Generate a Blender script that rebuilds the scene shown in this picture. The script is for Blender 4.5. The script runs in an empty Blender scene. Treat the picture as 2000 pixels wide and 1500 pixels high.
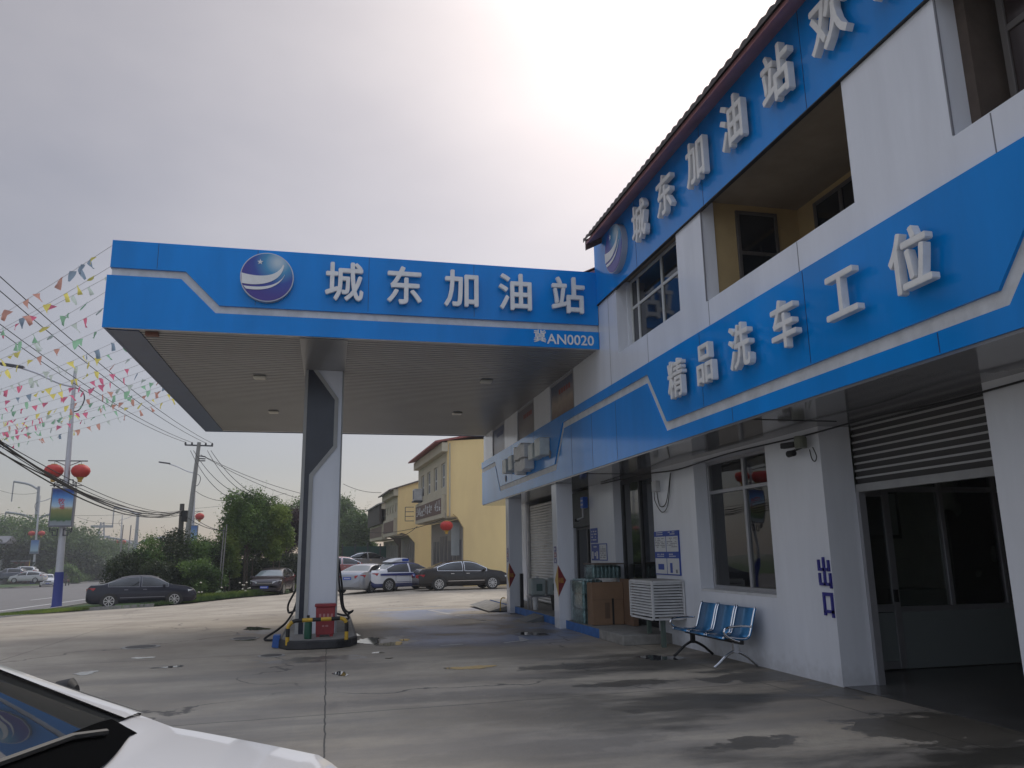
import bpy, bmesh, math, random
from mathutils import Vector, Matrix
R = math.radians
sin, cos, pi = math.sin, math.cos, math.pi
rnd = random.Random(7)
sc = bpy.context.scene
col = sc.collection

# ---------------------------------------------------------------- camera
CAM = Vector((0, 0, 1.6)); FPX = 1527.0
yaw, pitch, roll = R(-13.155), R(12.18), R(-0.904)
fw = Vector((-sin(yaw)*cos(pitch), cos(yaw)*cos(pitch), sin(pitch)))
rt = Vector((cos(yaw), sin(yaw), 0)); up = rt.cross(fw)
rt2 = rt*cos(roll) + up*sin(roll); up2 = up*cos(roll) - rt*sin(roll)
cd = bpy.data.cameras.new('camera'); cam = bpy.data.objects.new('camera', cd); col.objects.link(cam)
cd.sensor_width = 36; cd.lens = 36*FPX/2000; cd.clip_start = 0.05; cd.clip_end = 3000
cam.matrix_world = Matrix(((rt2.x, up2.x, -fw.x, CAM.x), (rt2.y, up2.y, -fw.y, CAM.y), (rt2.z, up2.z, -fw.z, CAM.z), (0, 0, 0, 1)))
sc.camera = cam

# ---------------------------------------------------------------- sky, sun, exposure
SUN_AZ, SUN_EL = 27.0, 42.0
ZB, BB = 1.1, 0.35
SD = Vector((sin(R(SUN_AZ))*cos(R(SUN_EL)), cos(R(SUN_AZ))*cos(R(SUN_EL)), sin(R(SUN_EL))))
w = bpy.data.worlds.new('World'); sc.world = w; w.use_nodes = True
nt = w.node_tree; nt.nodes.clear(); N = nt.nodes.new; Lk = nt.links.new
out = N('ShaderNodeOutputWorld'); add = N('ShaderNodeAddShader')
sky = N('ShaderNodeTexSky'); sky.sky_type = 'NISHITA'; sky.sun_disc = False
sky.sun_elevation = R(SUN_EL); sky.sun_rotation = R(SUN_AZ); sky.dust_density = 1; sky.air_density = 1.0
bg1 = N('ShaderNodeBackground'); bg1.inputs[1].default_value = 0.05; skt = N('ShaderNodeVectorMath'); skt.operation = 'MULTIPLY'; skt.inputs[1].default_value = (1.03, .95, .97); Lk(sky.outputs[0], skt.inputs[0]); Lk(skt.outputs[0], bg1.inputs[0])
bg2 = N('ShaderNodeBackground'); bg2.inputs[1].default_value = 1.0
tc = N('ShaderNodeTexCoord')
dot = N('ShaderNodeVectorMath'); dot.operation = 'DOT_PRODUCT'; dot.inputs[1].default_value = SD
nrm = N('ShaderNodeVectorMath'); nrm.operation = 'NORMALIZE'; Lk(tc.outputs['Generated'], nrm.inputs[0]); Lk(nrm.outputs[0], dot.inputs[0])
def wmath(op, a, b=None, clamp=False):
    m = N('ShaderNodeMath'); m.operation = op; m.use_clamp = clamp
    for i, v in enumerate((a, b)):
        if v is None: continue
        if isinstance(v, (int, float)): m.inputs[i].default_value = v
        else: Lk(v, m.inputs[i])
    return m.outputs[0]
d0 = wmath('MAXIMUM', dot.outputs['Value'], 0.0)
g1 = wmath('MULTIPLY', wmath('POWER', d0, 5.5), 0.22)
g2 = wmath('MULTIPLY', wmath('POWER', d0, 30.0), 0.35)
mp = N('ShaderNodeMapping'); mp.inputs['Scale'].default_value = (1.0, 1.0, 2.2); Lk(nrm.outputs[0], mp.inputs[0])
ns = N('ShaderNodeTexNoise'); ns.inputs['Scale'].default_value = 2.3; ns.inputs['Detail'].default_value = 5; ns.inputs['Roughness'].default_value = 0.5
Lk(mp.outputs[0], ns.inputs[0])
cl = wmath('ADD', wmath('MULTIPLY', wmath('SUBTRACT', ns.outputs[0], 0.5), 0.28), 0.20)
sep = N('ShaderNodeSeparateXYZ'); Lk(nrm.outputs[0], sep.inputs[0])
lowf = wmath('MULTIPLY', wmath('ABSOLUTE', sep.outputs[2]), 3.2, True); cl = wmath('MULTIPLY', cl, wmath('ADD', wmath('MULTIPLY', lowf, 0.7), 0.3))
hz = wmath('MULTIPLY', wmath('POWER', wmath('SUBTRACT', 1.0, wmath('ABSOLUTE', sep.outputs[2]), True), 4.0), 0.0)
zen = wmath('MULTIPLY', wmath('POWER', wmath('MAXIMUM', wmath('MULTIPLY', wmath('SUBTRACT', sep.outputs[2], 0.60), 2.5), 0.0), 1.5), ZB)      # extra brightness added to the unseen sky overhead, to light the scene
bk = wmath('MULTIPLY', wmath('MAXIMUM', wmath('MULTIPLY', wmath('SUBTRACT', wmath('MULTIPLY', sep.outputs[1], -1.0), -0.25), 0.8), 0.0), BB)     # added brightness in the unseen sky behind the camera, lifting the shaded fronts
tot = wmath('ADD', wmath('ADD', cl, hz), wmath('ADD', g1, g2))
tint = N('ShaderNodeMix'); tint.data_type = 'RGBA'; tint.inputs[6].default_value = (1.12, 0.97, 0.80, 1); tint.inputs[7].default_value = (1.03, 0.98, 0.92, 1)
Lk(wmath('MULTIPLY', wmath('ADD', g1, hz), 3.0, True), tint.inputs[0])
vm = N('ShaderNodeVectorMath'); vm.operation = 'SCALE'; Lk(tint.outputs[2], vm.inputs[0]); Lk(tot, vm.inputs['Scale'])
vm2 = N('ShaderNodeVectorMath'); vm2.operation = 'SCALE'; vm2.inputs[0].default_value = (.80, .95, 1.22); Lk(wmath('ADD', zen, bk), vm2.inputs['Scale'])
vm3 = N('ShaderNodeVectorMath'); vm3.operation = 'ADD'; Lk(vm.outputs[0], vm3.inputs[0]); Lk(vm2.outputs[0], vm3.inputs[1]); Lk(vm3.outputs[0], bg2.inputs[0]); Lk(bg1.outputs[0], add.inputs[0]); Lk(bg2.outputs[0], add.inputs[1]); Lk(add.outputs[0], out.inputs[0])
sl = bpy.data.lights.new('sun', 'SUN'); sl.energy = 1.5; sl.angle = R(14); sl.color = (1.0, 0.93, 0.83)
so = bpy.data.objects.new('sun', sl); col.objects.link(so); so.rotation_euler = SD.to_track_quat('Z', 'Y').to_euler(); so.location = (20, 40, 40)
vs = sc.view_settings; vs.view_transform = 'Standard'; vs.look = 'None'; vs.gamma = 1; vs.use_curve_mapping = False; vs.exposure = 0.0
sc.cycles.max_bounces = 8; sc.cycles.diffuse_bounces = 4; sc.cycles.glossy_bounces = 4; sc.cycles.transparent_max_bounces = 12

# ---------------------------------------------------------------- materials
MATS = {}
def mat(name, c, rough=0.5, metal=0.0, spec=0.5, var=0.0, vs=3.0, c2=None, bump=0.0, bs=40.0, coat=0.0, streak=0.0, rvar=0.0, emit=0, trans=0):
    if name in MATS: return MATS[name]
    m = bpy.data.materials.new(name); m.use_nodes = True; t = m.node_tree; n = t.nodes.new; l = t.links.new
    b = t.nodes['Principled BSDF']; b.inputs['Base Color'].default_value = (*c, 1); b.inputs['Roughness'].default_value = rough
    b.inputs['Metallic'].default_value = metal; b.inputs['Specular IOR Level'].default_value = spec; b.inputs['Coat Weight'].default_value = coat
    b.inputs['Coat Roughness'].default_value = 0.04
    if trans: b.inputs['Transmission Weight'].default_value = trans
    if emit: b.inputs['Emission Color'].default_value = (*c, 1); b.inputs['Emission Strength'].default_value = emit
    tcn = n('ShaderNodeTexCoord')
    if var or c2 or streak:
        nz = n('ShaderNodeTexNoise'); nz.inputs['Scale'].default_value = vs; nz.inputs['Detail'].default_value = 8; nz.inputs['Roughness'].default_value = .6
        if streak:
            mpp = n('ShaderNodeMapping'); mpp.inputs['Scale'].default_value = (1, 1, streak); l(tcn.outputs['Object'], mpp.inputs[0]); l(mpp.outputs[0], nz.inputs[0])
        else: l(tcn.outputs['Object'], nz.inputs[0])
        rp = n('ShaderNodeValToRGB'); rp.color_ramp.elements[0].position = .3; rp.color_ramp.elements[1].position = .7
        cc = c2 or tuple(x*(1-var) for x in c); ch = c if c2 else tuple(min(1, x*(1+var*.4)) for x in c)
        rp.color_ramp.elements[0].color = (*cc, 1); rp.color_ramp.elements[1].color = (*ch, 1)
        l(nz.outputs[0], rp.inputs[0]); l(rp.outputs[0], b.inputs['Base Color'])
        if rvar:
            mr = n('ShaderNodeMapRange'); mr.inputs['To Min'].default_value = rough+rvar; mr.inputs['To Max'].default_value = rough; l(nz.outputs[0], mr.inputs[0]); l(mr.outputs[0], b.inputs['Roughness'])
    if bump:
        nb = n('ShaderNodeTexNoise'); nb.inputs['Scale'].default_value = bs; nb.inputs['Detail'].default_value = 5; l(tcn.outputs['Object'], nb.inputs[0])
        bp = n('ShaderNodeBump'); bp.inputs['Strength'].default_value = bump; bp.inputs['Distance'].default_value = .02; l(nb.outputs[0], bp.inputs['Height']); l(bp.outputs[0], b.inputs['Normal'])
    MATS[name] = m; return m
def glassmat(name, tint, ior=1.5, rough=0.0):
    if name in MATS: return MATS[name]
    m = bpy.data.materials.new(name); m.use_nodes = True; t = m.node_tree; t.nodes.clear(); n = t.nodes.new; l = t.links.new
    o = n('ShaderNodeOutputMaterial'); mx = n('ShaderNodeMixShader'); fr = n('ShaderNodeFresnel'); fr.inputs[0].default_value = ior
    tr = n('ShaderNodeBsdfTransparent'); tr.inputs[0].default_value = (*tint, 1); gl = n('ShaderNodeBsdfGlossy'); gl.inputs['Roughness'].default_value = rough; nb = n('ShaderNodeTexNoise'); nb.inputs['Scale'].default_value = 1.3; nb.inputs['Detail'].default_value = 1; tcn = n('ShaderNodeTexCoord'); l(tcn.outputs['Object'], nb.inputs[0]); bp = n('ShaderNodeBump'); bp.inputs['Strength'].default_value = .35; bp.inputs['Distance'].default_value = .012; l(nb.outputs[0], bp.inputs['Height']); l(bp.outputs[0], gl.inputs['Normal']); gl.inputs[0].default_value = (.95, .95, .95, 1)
    l(fr.outputs[0], mx.inputs[0]); l(tr.outputs[0], mx.inputs[1]); l(gl.outputs[0], mx.inputs[2]); l(mx.outputs[0], o.inputs[0]); MATS[name] = m; return m
WHITE = mat('white_panel', (.74, .76, .81), .2, spec=.55, var=.10, vs=2.2, streak=.16, coat=.15, bump=.02, bs=1.2, rvar=.1)
WHITED = mat('white_dull', (.6, .6, .6), .5, var=.2, vs=4)
BLUE = mat('blue_panel', (.0, .25, .74), .3, spec=.06, var=.22, vs=.8, streak=.2, bump=.03, bs=1.0, rvar=.1)
BLUE.node_tree.nodes['Principled BSDF'].inputs['Coat Weight'].default_value = 1.0; BLUE.node_tree.nodes['Principled BSDF'].inputs['Coat IOR'].default_value = 1.28; BLUE.node_tree.nodes['Principled BSDF'].inputs['Coat Roughness'].default_value = .10
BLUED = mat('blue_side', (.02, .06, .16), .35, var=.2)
STRIPE = mat('stripe_white', (.62, .63, .64), .4, var=.2, vs=5)
LETTER = mat('letter_white', (.78, .77, .75), .4, var=.1, vs=8)
SOFFIT = mat('soffit_metal', (.26, .262, .262), .3, metal=.2, var=.12, vs=.7)
SOFL = mat('soffit_glossy', (.20, .20, .21), .1, spec=.7, var=.1, vs=1, bump=.02, bs=1.5)
TILE = mat('roof_tile', (.10, .085, .08), .8, var=.4, vs=6)
REDW = mat('red_board', (.50, .24, .26), .6, var=.2, vs=2)
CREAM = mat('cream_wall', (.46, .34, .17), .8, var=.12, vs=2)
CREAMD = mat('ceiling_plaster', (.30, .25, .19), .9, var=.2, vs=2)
DARK = mat('dark_void', (.012, .012, .014), .6)
ALU = mat('aluminium', (.38, .38, .40), .4, metal=.5, var=.1)
ALUW = mat('white_frame', (.6, .61, .6), .45, var=.1)
GLASS = glassmat('window_glass', (.72, .76, .74))
GLASSD = glassmat('dark_glass', (.5, .53, .52), 1.6)
CONC2 = mat('concrete_step', (.27, .26, .24), .8, var=.3, vs=6, bump=.2)
CONCP = mat('concrete_pole', (.30, .29, .27), .85, var=.2, vs=3)
BLACK = mat('black_rubber', (.012, .012, .012), .55)
STEEL = mat('steel', (.55, .56, .58), .25, metal=.9)
CHROME = mat('chrome', (.75, .75, .77), .12, metal=1)
RED = mat('red_plastic', (.30, .03, .035), .45, var=.25, vs=6)
LANT = mat('lantern_red', (.50, .035, .025), .6, var=.15, vs=4)
GOLD = mat('gold', (.55, .33, .05), .4, var=.2)
YEL = mat('yellow_paint', (.62, .38, .03), .45, var=.25, vs=12)
GREEN = mat('green_paint', (.015, .10, .06), .45)
SBLUE = mat('sign_blue', (.012, .055, .32), .5)
NAVY = mat('navy_letter', (.02, .02, .22), .45)
PAPER = mat('paper', (.62, .63, .63), .6, var=.05)
INK = mat('ink_grey', (.2, .2, .22), .8)
BARK = mat('bark', (.11, .085, .065), .9, var=.3, vs=8)

def splash(m):        # mud splashed up from the ground onto the lowest part of the panels
    t = m.node_tree; n = t.nodes.new; l = t.links.new; b = t.nodes['Principled BSDF']; src = b.inputs['Base Color'].links[0].from_socket
    tcn = n('ShaderNodeTexCoord'); s_ = n('ShaderNodeSeparateXYZ'); l(tcn.outputs['Object'], s_.inputs[0]); nz = n('ShaderNodeTexNoise'); nz.inputs['Scale'].default_value = 9; nz.inputs['Detail'].default_value = 8; l(tcn.outputs['Object'], nz.inputs[0])
    a = n('ShaderNodeMath'); a.operation = 'MULTIPLY_ADD'; a.inputs[1].default_value = .55; l(nz.outputs[0], a.inputs[0]); l(s_.outputs[2], a.inputs[2]); mr = n('ShaderNodeMapRange'); mr.interpolation_type = 'SMOOTHSTEP'; mr.inputs[1].default_value = .55; mr.inputs[2].default_value = .25; mr.inputs[3].default_value = 0; mr.inputs[4].default_value = .22; l(a.outputs[0], mr.inputs[0])
    mx = n('ShaderNodeMix'); mx.data_type = 'RGBA'; l(mr.outputs[0], mx.inputs[0]); l(src, mx.inputs[6]); mx.inputs[7].default_value = (.22, .19, .16, 1); l(mx.outputs[2], b.inputs['Base Color'])
splash(WHITE)
# ---------------------------------------------------------------- helpers
WM = {}
def tag(o, label=None, cat=None, group=None, kind=None):
    if label: o['label'] = label
    if cat: o['category'] = cat
    if group: o['group'] = group
    if kind: o['kind'] = kind
    return o
def thing(name, label, cat, loc=(0, 0, 0), rz=0.0, group=None):
    o = bpy.data.objects.new(name, None); col.objects.link(o); o.empty_display_size = .2
    o.location = loc; o.rotation_euler = (0, 0, rz); WM[o] = Matrix.Translation(Vector(loc)) @ Matrix.Rotation(rz, 4, 'Z')
    return tag(o, label, cat, group)
def rootm(p):
    return WM[p] if p in WM else Matrix.Identity(4)
class MB:
    def __init__(s): s.v = []; s.f = []
    def poly(s, pts, faces):
        b = len(s.v); s.v += [tuple(p) for p in pts]; s.f += [tuple(b+i for i in f) for f in faces]; return s
    def box(s, x0, x1, y0, y1, z0, z1):
        return s.poly([(x0, y0, z0), (x1, y0, z0), (x1, y1, z0), (x0, y1, z0), (x0, y0, z1), (x1, y0, z1), (x1, y1, z1), (x0, y1, z1)],
                      [(0, 3, 2, 1), (4, 5, 6, 7), (0, 1, 5, 4), (1, 2, 6, 5), (2, 3, 7, 6), (3, 0, 4, 7)])
    def cbox(s, c, d, rz=0, M=None):
        x, y, z = d[0]/2, d[1]/2, d[2]/2; m = M or Matrix.Rotation(rz, 4, 'Z')
        P = [Vector(c)+(m @ Vector((a*x, b*y, e*z))) for a, b, e in ((-1,-1,-1),(1,-1,-1),(1,1,-1),(-1,1,-1),(-1,-1,1),(1,-1,1),(1,1,1),(-1,1,1))]
        return s.poly(P, [(0, 3, 2, 1), (4, 5, 6, 7), (0, 1, 5, 4), (1, 2, 6, 5), (2, 3, 7, 6), (3, 0, 4, 7)])
    def prism(s, pts, vec):
        n = len(pts); v = Vector(vec); P = [Vector(p) for p in pts]
        return s.poly(P+[p+v for p in P], [tuple(range(n))[::-1], tuple(range(n, 2*n))]+[(i, (i+1) % n, n+(i+1) % n, n+i) for i in range(n)])
    def quad(s, a, b, c, d): return s.poly([a, b, c, d], [(0, 1, 2, 3)])
    def tube(s, pts, r, n=8, cap=True):
        P = [Vector(p) for p in pts]; rs = r if isinstance(r, (list, tuple)) else [r]*len(P); base = len(s.v); pv = None
        for i, p in enumerate(P):
            t = (P[min(i+1, len(P)-1)]-P[max(i-1, 0)]).normalized()
            a = pv if pv is not None else (Vector((0, 0, 1)) if abs(t.z) < .9 else Vector((1, 0, 0)))
            u = (a-t*a.dot(t)).normalized(); pv = u; v = t.cross(u)
            for k in range(n):
                q = 2*pi*k/n; s.v.append(tuple(p+(u*cos(q)+v*sin(q))*rs[i]))
        for i in range(len(P)-1):
            for k in range(n):
                k2 = (k+1) % n; s.f.append((base+i*n+k, base+i*n+k2, base+(i+1)*n+k2, base+(i+1)*n+k))
        if cap:
            s.f.append(tuple(base+k for k in range(n))[::-1]); s.f.append(tuple(base+(len(P)-1)*n+k for k in range(n)))
        return s
    def lathe(s, prof, c=(0, 0, 0), n=20, axis='z', M=None):
        base = len(s.v); cc = Vector(c)
        for r, h in prof:
            for k in range(n):
                a = 2*pi*k/n; p = Vector((r*cos(a), r*sin(a), h)) if axis == 'z' else (Vector((r*cos(a), h, r*sin(a))) if axis == 'y' else Vector((h, r*cos(a), r*sin(a))))
                s.v.append(tuple(cc+(M @ p if M else p)))
        for i in range(len(prof)-1):
            for k in range(n):
                k2 = (k+1) % n; s.f.append((base+i*n+k, base+i*n+k2, base+(i+1)*n+k2, base+(i+1)*n+k))
        s.f.append(tuple(base+k for k in range(n))[::-1]); s.f.append(tuple(base+(len(prof)-1)*n+k for k in range(n))); return s
    def build(s, name, m, parent=None, local=False, smooth=False, bevel=0.0, seg=1):
        me = bpy.data.meshes.new(name)
        vv = s.v
        if parent is not None and not local:
            inv = rootm(parent).inverted(); vv = [tuple(inv @ Vector(p)) for p in vv]
        me.from_pydata(vv, [], s.f); me.validate()
        bm = bmesh.new(); bm.from_mesh(me); bmesh.ops.recalc_face_normals(bm, faces=bm.faces); bm.to_mesh(me); bm.free()
        me.materials.append(m); o = bpy.data.objects.new(name, me); col.objects.link(o)
        if parent is not None: o.parent = parent; WM[o] = rootm(parent)
        if smooth:
            me.polygons.foreach_set('use_smooth', [True]*len(me.polygons)); me.set_sharp_from_angle(angle=R(38))
        if bevel:
            bv = o.modifiers.new('b', 'BEVEL'); bv.width = bevel; bv.segments = seg; bv.limit_method = 'ANGLE'; bv.angle_limit = R(35)
        return o
class Multi(MB):
    """boxes collected here become one part each"""
    def __init__(s): s.items = []
    def box(s, *a): s.items.append(a); return s
    def build(s, name, m, parent=None, **k):
        for a in s.items: o = MB().box(*a).build(name, m, parent, **k)
        return o
def box(name, m, parent, *a, **k): return MB().box(*a).build(name, m, parent, **k)
def catenary(a, b, sag, n=16):
    a, b = Vector(a), Vector(b); return [a.lerp(b, i/n)-Vector((0, 0, sag*4*(i/n)*(1-i/n))) for i in range(n+1)]
def smooth_path(P, k=6):
    P = [Vector(p) for p in P]; o = []
    for i in range(len(P)-1):
        p0, p1, p2, p3 = P[max(i-1, 0)], P[i], P[i+1], P[min(i+2, len(P)-1)]
        for j in range(k):
            t = j/k; o.append(.5*((2*p1)+(p2-p0)*t+(2*p0-5*p1+4*p2-p3)*t*t+(3*p1-p0-3*p2+p3)*t**3))
    return o+[P[-1]]
MX = Matrix(((0, 0, -1), (-1, 0, 0), (0, 1, 0))).to_4x4()     # text on a face that looks towards -x (reads towards -y)
MY = Matrix(((1, 0, 0), (0, 0, -1), (0, 1, 0))).to_4x4()      # text on a face that looks towards -y
TC = {}
def text(body, size, m, name, parent, loc, rot=MX, depth=.1, off=0.0, sx=1.0, shear=0):
    key = (body, off, shear)
    if key not in TC:
        cu = bpy.data.curves.new('t', 'FONT'); cu.body = body; cu.size = 1; cu.align_x = 'CENTER'; cu.align_y = 'CENTER'; cu.extrude = .5; cu.resolution_u = 3; cu.shear = shear
        ob = bpy.data.objects.new('t', cu); col.objects.link(ob); dg = bpy.context.evaluated_depsgraph_get(); dg.update()
        me = bpy.data.meshes.new_from_object(ob.evaluated_get(dg)); vs_ = [v.co.copy() for v in me.vertices]; fs = [tuple(p.vertices) for p in me.polygons]
        bpy.data.objects.remove(ob); bpy.data.curves.remove(cu); bpy.data.meshes.remove(me)
        xs = [v.x for v in vs_]; ys = [v.y for v in vs_]; c = Vector(((min(xs)+max(xs))/2, (min(ys)+max(ys))/2, 0)) if vs_ else Vector()
        base_ = [v-c for v in vs_]; V2, F2 = [], []          # bold weight: the glyph built up from close copies, each a hair deeper
        for k_, (dx, dy) in enumerate(((0, 0), (1, 0), (-1, 0), (0, 1), (0, -1), (.7, .7), (-.7, -.7)) if off > .003 else ((0, 0),)):
            o_ = len(V2); V2 += [Vector((v.x+dx*off, v.y+dy*off, v.z-(.006*k_ if v.z > 0 else 0))) for v in base_]; F2 += [tuple(o_+i for i in f) for f in fs]
        TC[key] = (V2, F2)
    vs_, fs = TC[key]; b = MB()
    b.v = [tuple(Vector(loc)+rot.to_3x3() @ Vector((v.x*size*sx, v.y*size, (v.z+.5)*depth))) for v in vs_]; b.f = list(fs)
    me = bpy.data.meshes.new(name); inv = rootm(parent).inverted() if parent else Matrix.Identity(4)
    me.from_pydata([tuple(inv @ Vector(p)) for p in b.v], [], b.f); me.materials.append(m); o = bpy.data.objects.new(name, me); col.objects.link(o)
    if parent: o.parent = parent; WM[o] = rootm(parent)
    return o
def at(px, py, Y):     # the point at depth Y seen at photo pixel px, py
    d = rt2*((px-1000)/FPX) - up2*((py-750)/FPX) + fw; return CAM + d*((Y-CAM.y)/d.y)
def atg(px, py, z=0.0):
    d = rt2*((px-1000)/FPX) - up2*((py-750)/FPX) + fw; return CAM + d*((z-CAM.z)/d.z)
def G(x, y):           # the ground falls gently away beyond the canopy and towards the road
    r = min(1, max(0, (y-20)/15)); r = r*r*(3-2*r); return -.0088*min(120, max(0, y-20))-.032*min(34, max(0, 5-x))*r
def atT(px, py):
    d = rt2*((px-1000)/FPX) - up2*((py-750)/FPX) + fw; t = 4.0
    while t < 500:
        p = CAM+d*t
        if p.z < G(p.x, p.y): return p
        t += .03
    return p

# ---------------------------------------------------------------- ground
def concrete_mat():
    m = bpy.data.materials.new('forecourt_concrete'); m.use_nodes = True; t = m.node_tree; n = t.nodes.new; l = t.links.new; b = t.nodes['Principled BSDF']
    tcn = n('ShaderNodeTexCoord'); O = tcn.outputs['Object']
    def noise(scale, det=6, ro=.6, sx=1, sy=1, off=0):
        mpp = n('ShaderNodeMapping'); mpp.inputs['Scale'].default_value = (sx, sy, 1); mpp.inputs['Location'].default_value = (off, off*.7, 0); l(O, mpp.inputs[0])
        z = n('ShaderNodeTexNoise'); z.inputs['Scale'].default_value = scale; z.inputs['Detail'].default_value = det; z.inputs['Roughness'].default_value = ro; l(mpp.outputs[0], z.inputs[0]); return z.outputs[0]
    def mth(op, a, c=None, clamp=False):
        q = n('ShaderNodeMath'); q.operation = op; q.use_clamp = clamp
        for i, v in enumerate((a, c)):
            if v is None: continue
            if isinstance(v, (int, float)): q.inputs[i].default_value = v
            else: l(v, q.inputs[i])
        return q.outputs[0]
    def rng(v, a, c, x=0.0, y=1.0):
        q = n('ShaderNodeMapRange'); l(v, q.inputs[0]); q.inputs[1].default_value = a; q.inputs[2].default_value = c; q.inputs[3].default_value = x; q.inputs[4].default_value = y; q.interpolation_type = 'SMOOTHSTEP'; return q.outputs[0]
    def mix(f, a, c):
        q = n('ShaderNodeMix'); q.data_type = 'RGBA'
        if isinstance(f, (int, float)): q.inputs[0].default_value = f
        else: l(f, q.inputs[0])
        for i, v in ((6, a), (7, c)):
            if isinstance(v, tuple): q.inputs[i].default_value = (*v, 1)
            else: l(v, q.inputs[i])
        return q.outputs[2]
    sp = n('ShaderNodeSeparateXYZ'); l(O, sp.inputs[0]); X, Y = sp.outputs[0], sp.outputs[1]
    c = mix(rng(noise(.45, 8), .35, .65), (.285, .238, .18), (.43, .37, .285))
    c = mix(mth('MULTIPLY', rng(noise(9, 6, .7), .4, .75), .35), c, (.24, .22, .2))
    c = mix(mth('MULTIPLY', rng(noise(60, 3, .6), .5, .8), .35), c, (.17, .16, .15))
    vp = n('ShaderNodeTexVoronoi'); vp.inputs['Scale'].default_value = .23; l(O, vp.inputs[0]); sv = n('ShaderNodeSeparateColor'); l(vp.outputs['Color'], sv.inputs[0]); c = mix(mth('MULTIPLY', rng(sv.outputs[0], .55, .9), .10), c, (.2, .19, .18))
    c = mix(mth('MULTIPLY', rng(noise(220, 2, .5), .52, .7), .4), c, (.12, .11, .1)); c = mix(mth('MULTIPLY', rng(noise(170, 2, .5, 1, 1, 9), .58, .72), .35), c, (.55, .52, .48))
    # tyre-worn and dirty bands that run across in front of the island
    near = rng(Y, 17, 11)
    band = mth('MULTIPLY', rng(noise(.8, 5, .6, .22, 1, 3), .42, .62), near)
    c = mix(mth('MULTIPLY', band, .62), c, (.19, .17, .15))
    # worn blue bay paint beside the shop
    bp_ = mth('MULTIPLY', mth('MULTIPLY', rng(X, .8, 2.2), rng(X, 5.2, 4.8)), mth('MULTIPLY', rng(Y, 13.5, 15.5), rng(Y, 25.0, 24.6)))
    bp_ = mth('MULTIPLY', bp_, rng(noise(.55, 6, .6, 1, 1, 11), .36, .56)); c = mix(mth('MULTIPLY', bp_, .8), c, (.12, .19, .36))
    # water stains near the wash bay
    wet = mth('MULTIPLY', mth('ADD', rng(X, .5, 5.5), .12), rng(Y, 15, 10)); nz2 = noise(.6, 7, .62, .45, 1.1, 5); nz3 = noise(3.5, 6, .65)
    wetm = mth('MULTIPLY', wet, rng(nz2, .44, .60), True); c = mix(mth('MULTIPLY', wetm, .62), c, (.075, .068, .055))
    for px, py, hx, hy in ((1270, 1290, 75, 12), (1650, 1352, 70, 9), (1850, 1425, 170, 30), (1480, 1452, 120, 9), (1265, 1385, 70, 7), (1010, 1352, 330, 9), (1000, 1470, 300, 14), (780, 1268, 260, 10), (1500, 1320, 120, 9), (1130, 1300, 120, 6), (660, 1302, 200, 7), (1960, 1370, 60, 14), (640, 1286, 110, 6), (500, 1234, 46, 6), (770, 1248, 60, 9), (1040, 1236, 60, 8), (880, 1215, 90, 5), (1210, 1335, 90, 5)):
        cc, ex, ey = atg(px, py), atg(px+hx, py), atg(px, py-hy); rx_, ry_ = (ex-cc).length, (ey-cc).length
        dx = mth('DIVIDE', mth('SUBTRACT', X, cc.x), rx_); dy = mth('DIVIDE', mth('SUBTRACT', mth('SUBTRACT', Y, mth('MULTIPLY', mth('SUBTRACT', X, cc.x), .1)), cc.y), ry_)
        dd = mth('ADD', mth('MULTIPLY', dx, dx), mth('MULTIPLY', dy, dy)); dd = mth('ADD', dd, mth('MULTIPLY', mth('SUBTRACT', nz2, .5), 5.0)); dd = mth('ADD', dd, mth('MULTIPLY', mth('SUBTRACT', nz3, .5), 5.5)); wetm = mth('MAXIMUM', wetm, mth('MULTIPLY', rng(dd, 1.0, .62), .85 if hx not in (330, 300, 260, 200) else .25))
    c = mix(mth('MULTIPLY', wetm, .88), c, (.045, .041, .034))
    def joint(v, per, off, wd):
        q = mth('ADD', v, mth('ADD', mth('MULTIPLY', noise(2.5, 4), .05), 1000*per-off)); q = mth('MODULO', q, per); q = mth('ABSOLUTE', mth('SUBTRACT', q, per/2)); return rng(q, wd, wd*.4)
    j = mth('MAXIMUM', joint(X, 5.2, .02-2.6+.03, .011), mth('MULTIPLY', joint(mth('SUBTRACT', Y, mth('MULTIPLY', X, .07)), 5.6, 8.8-2.8+.03, .016), .8)); c = mix(mth('MULTIPLY', j, .85), c, (.03, .028, .025))
    vo = n('ShaderNodeTexVoronoi'); vo.feature = 'DISTANCE_TO_EDGE'; vo.inputs['Scale'].default_value = .16; l(O, vo.inputs[0])
    nv = n('ShaderNodeVectorMath'); nv.operation = 'ADD'; nzc = n('ShaderNodeTexNoise'); nzc.inputs['Scale'].default_value = .8; nzc.inputs['Detail'].default_value = 7; l(O, nzc.inputs[0])
    sc_ = n('ShaderNodeVectorMath'); sc_.operation = 'SCALE'; sc_.inputs['Scale'].default_value = 2.2; l(nzc.outputs[1], sc_.inputs[0]); l(O, nv.inputs[0]); l(sc_.outputs[0], nv.inputs[1]); l(nv.outputs[0], vo.inputs[0])
    ck = mth('MULTIPLY', rng(vo.outputs[0], .0060, .0012), rng(noise(.25, 3, .5, 1, 1, 21), .44, .5)); c = mix(mth('MULTIPLY', ck, .8), c, (.06, .055, .05))
    l(c, b.inputs['Base Color'])
    ro = mth('SUBTRACT', .72, mth('MULTIPLY', mth('MAXIMUM', wetm, mth('MULTIPLY', bp_, .7)), .42)); l(ro, b.inputs['Roughness'])
    bn = n('ShaderNodeBump'); bn.inputs['Strength'].default_value = .35; bn.inputs['Distance'].default_value = .02; l(mth('ADD', noise(14, 8, .7), mth('MULTIPLY', noise(90, 3), .3)), bn.inputs['Height']); l(bn.outputs[0], b.inputs['Normal'])
    return m
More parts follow.
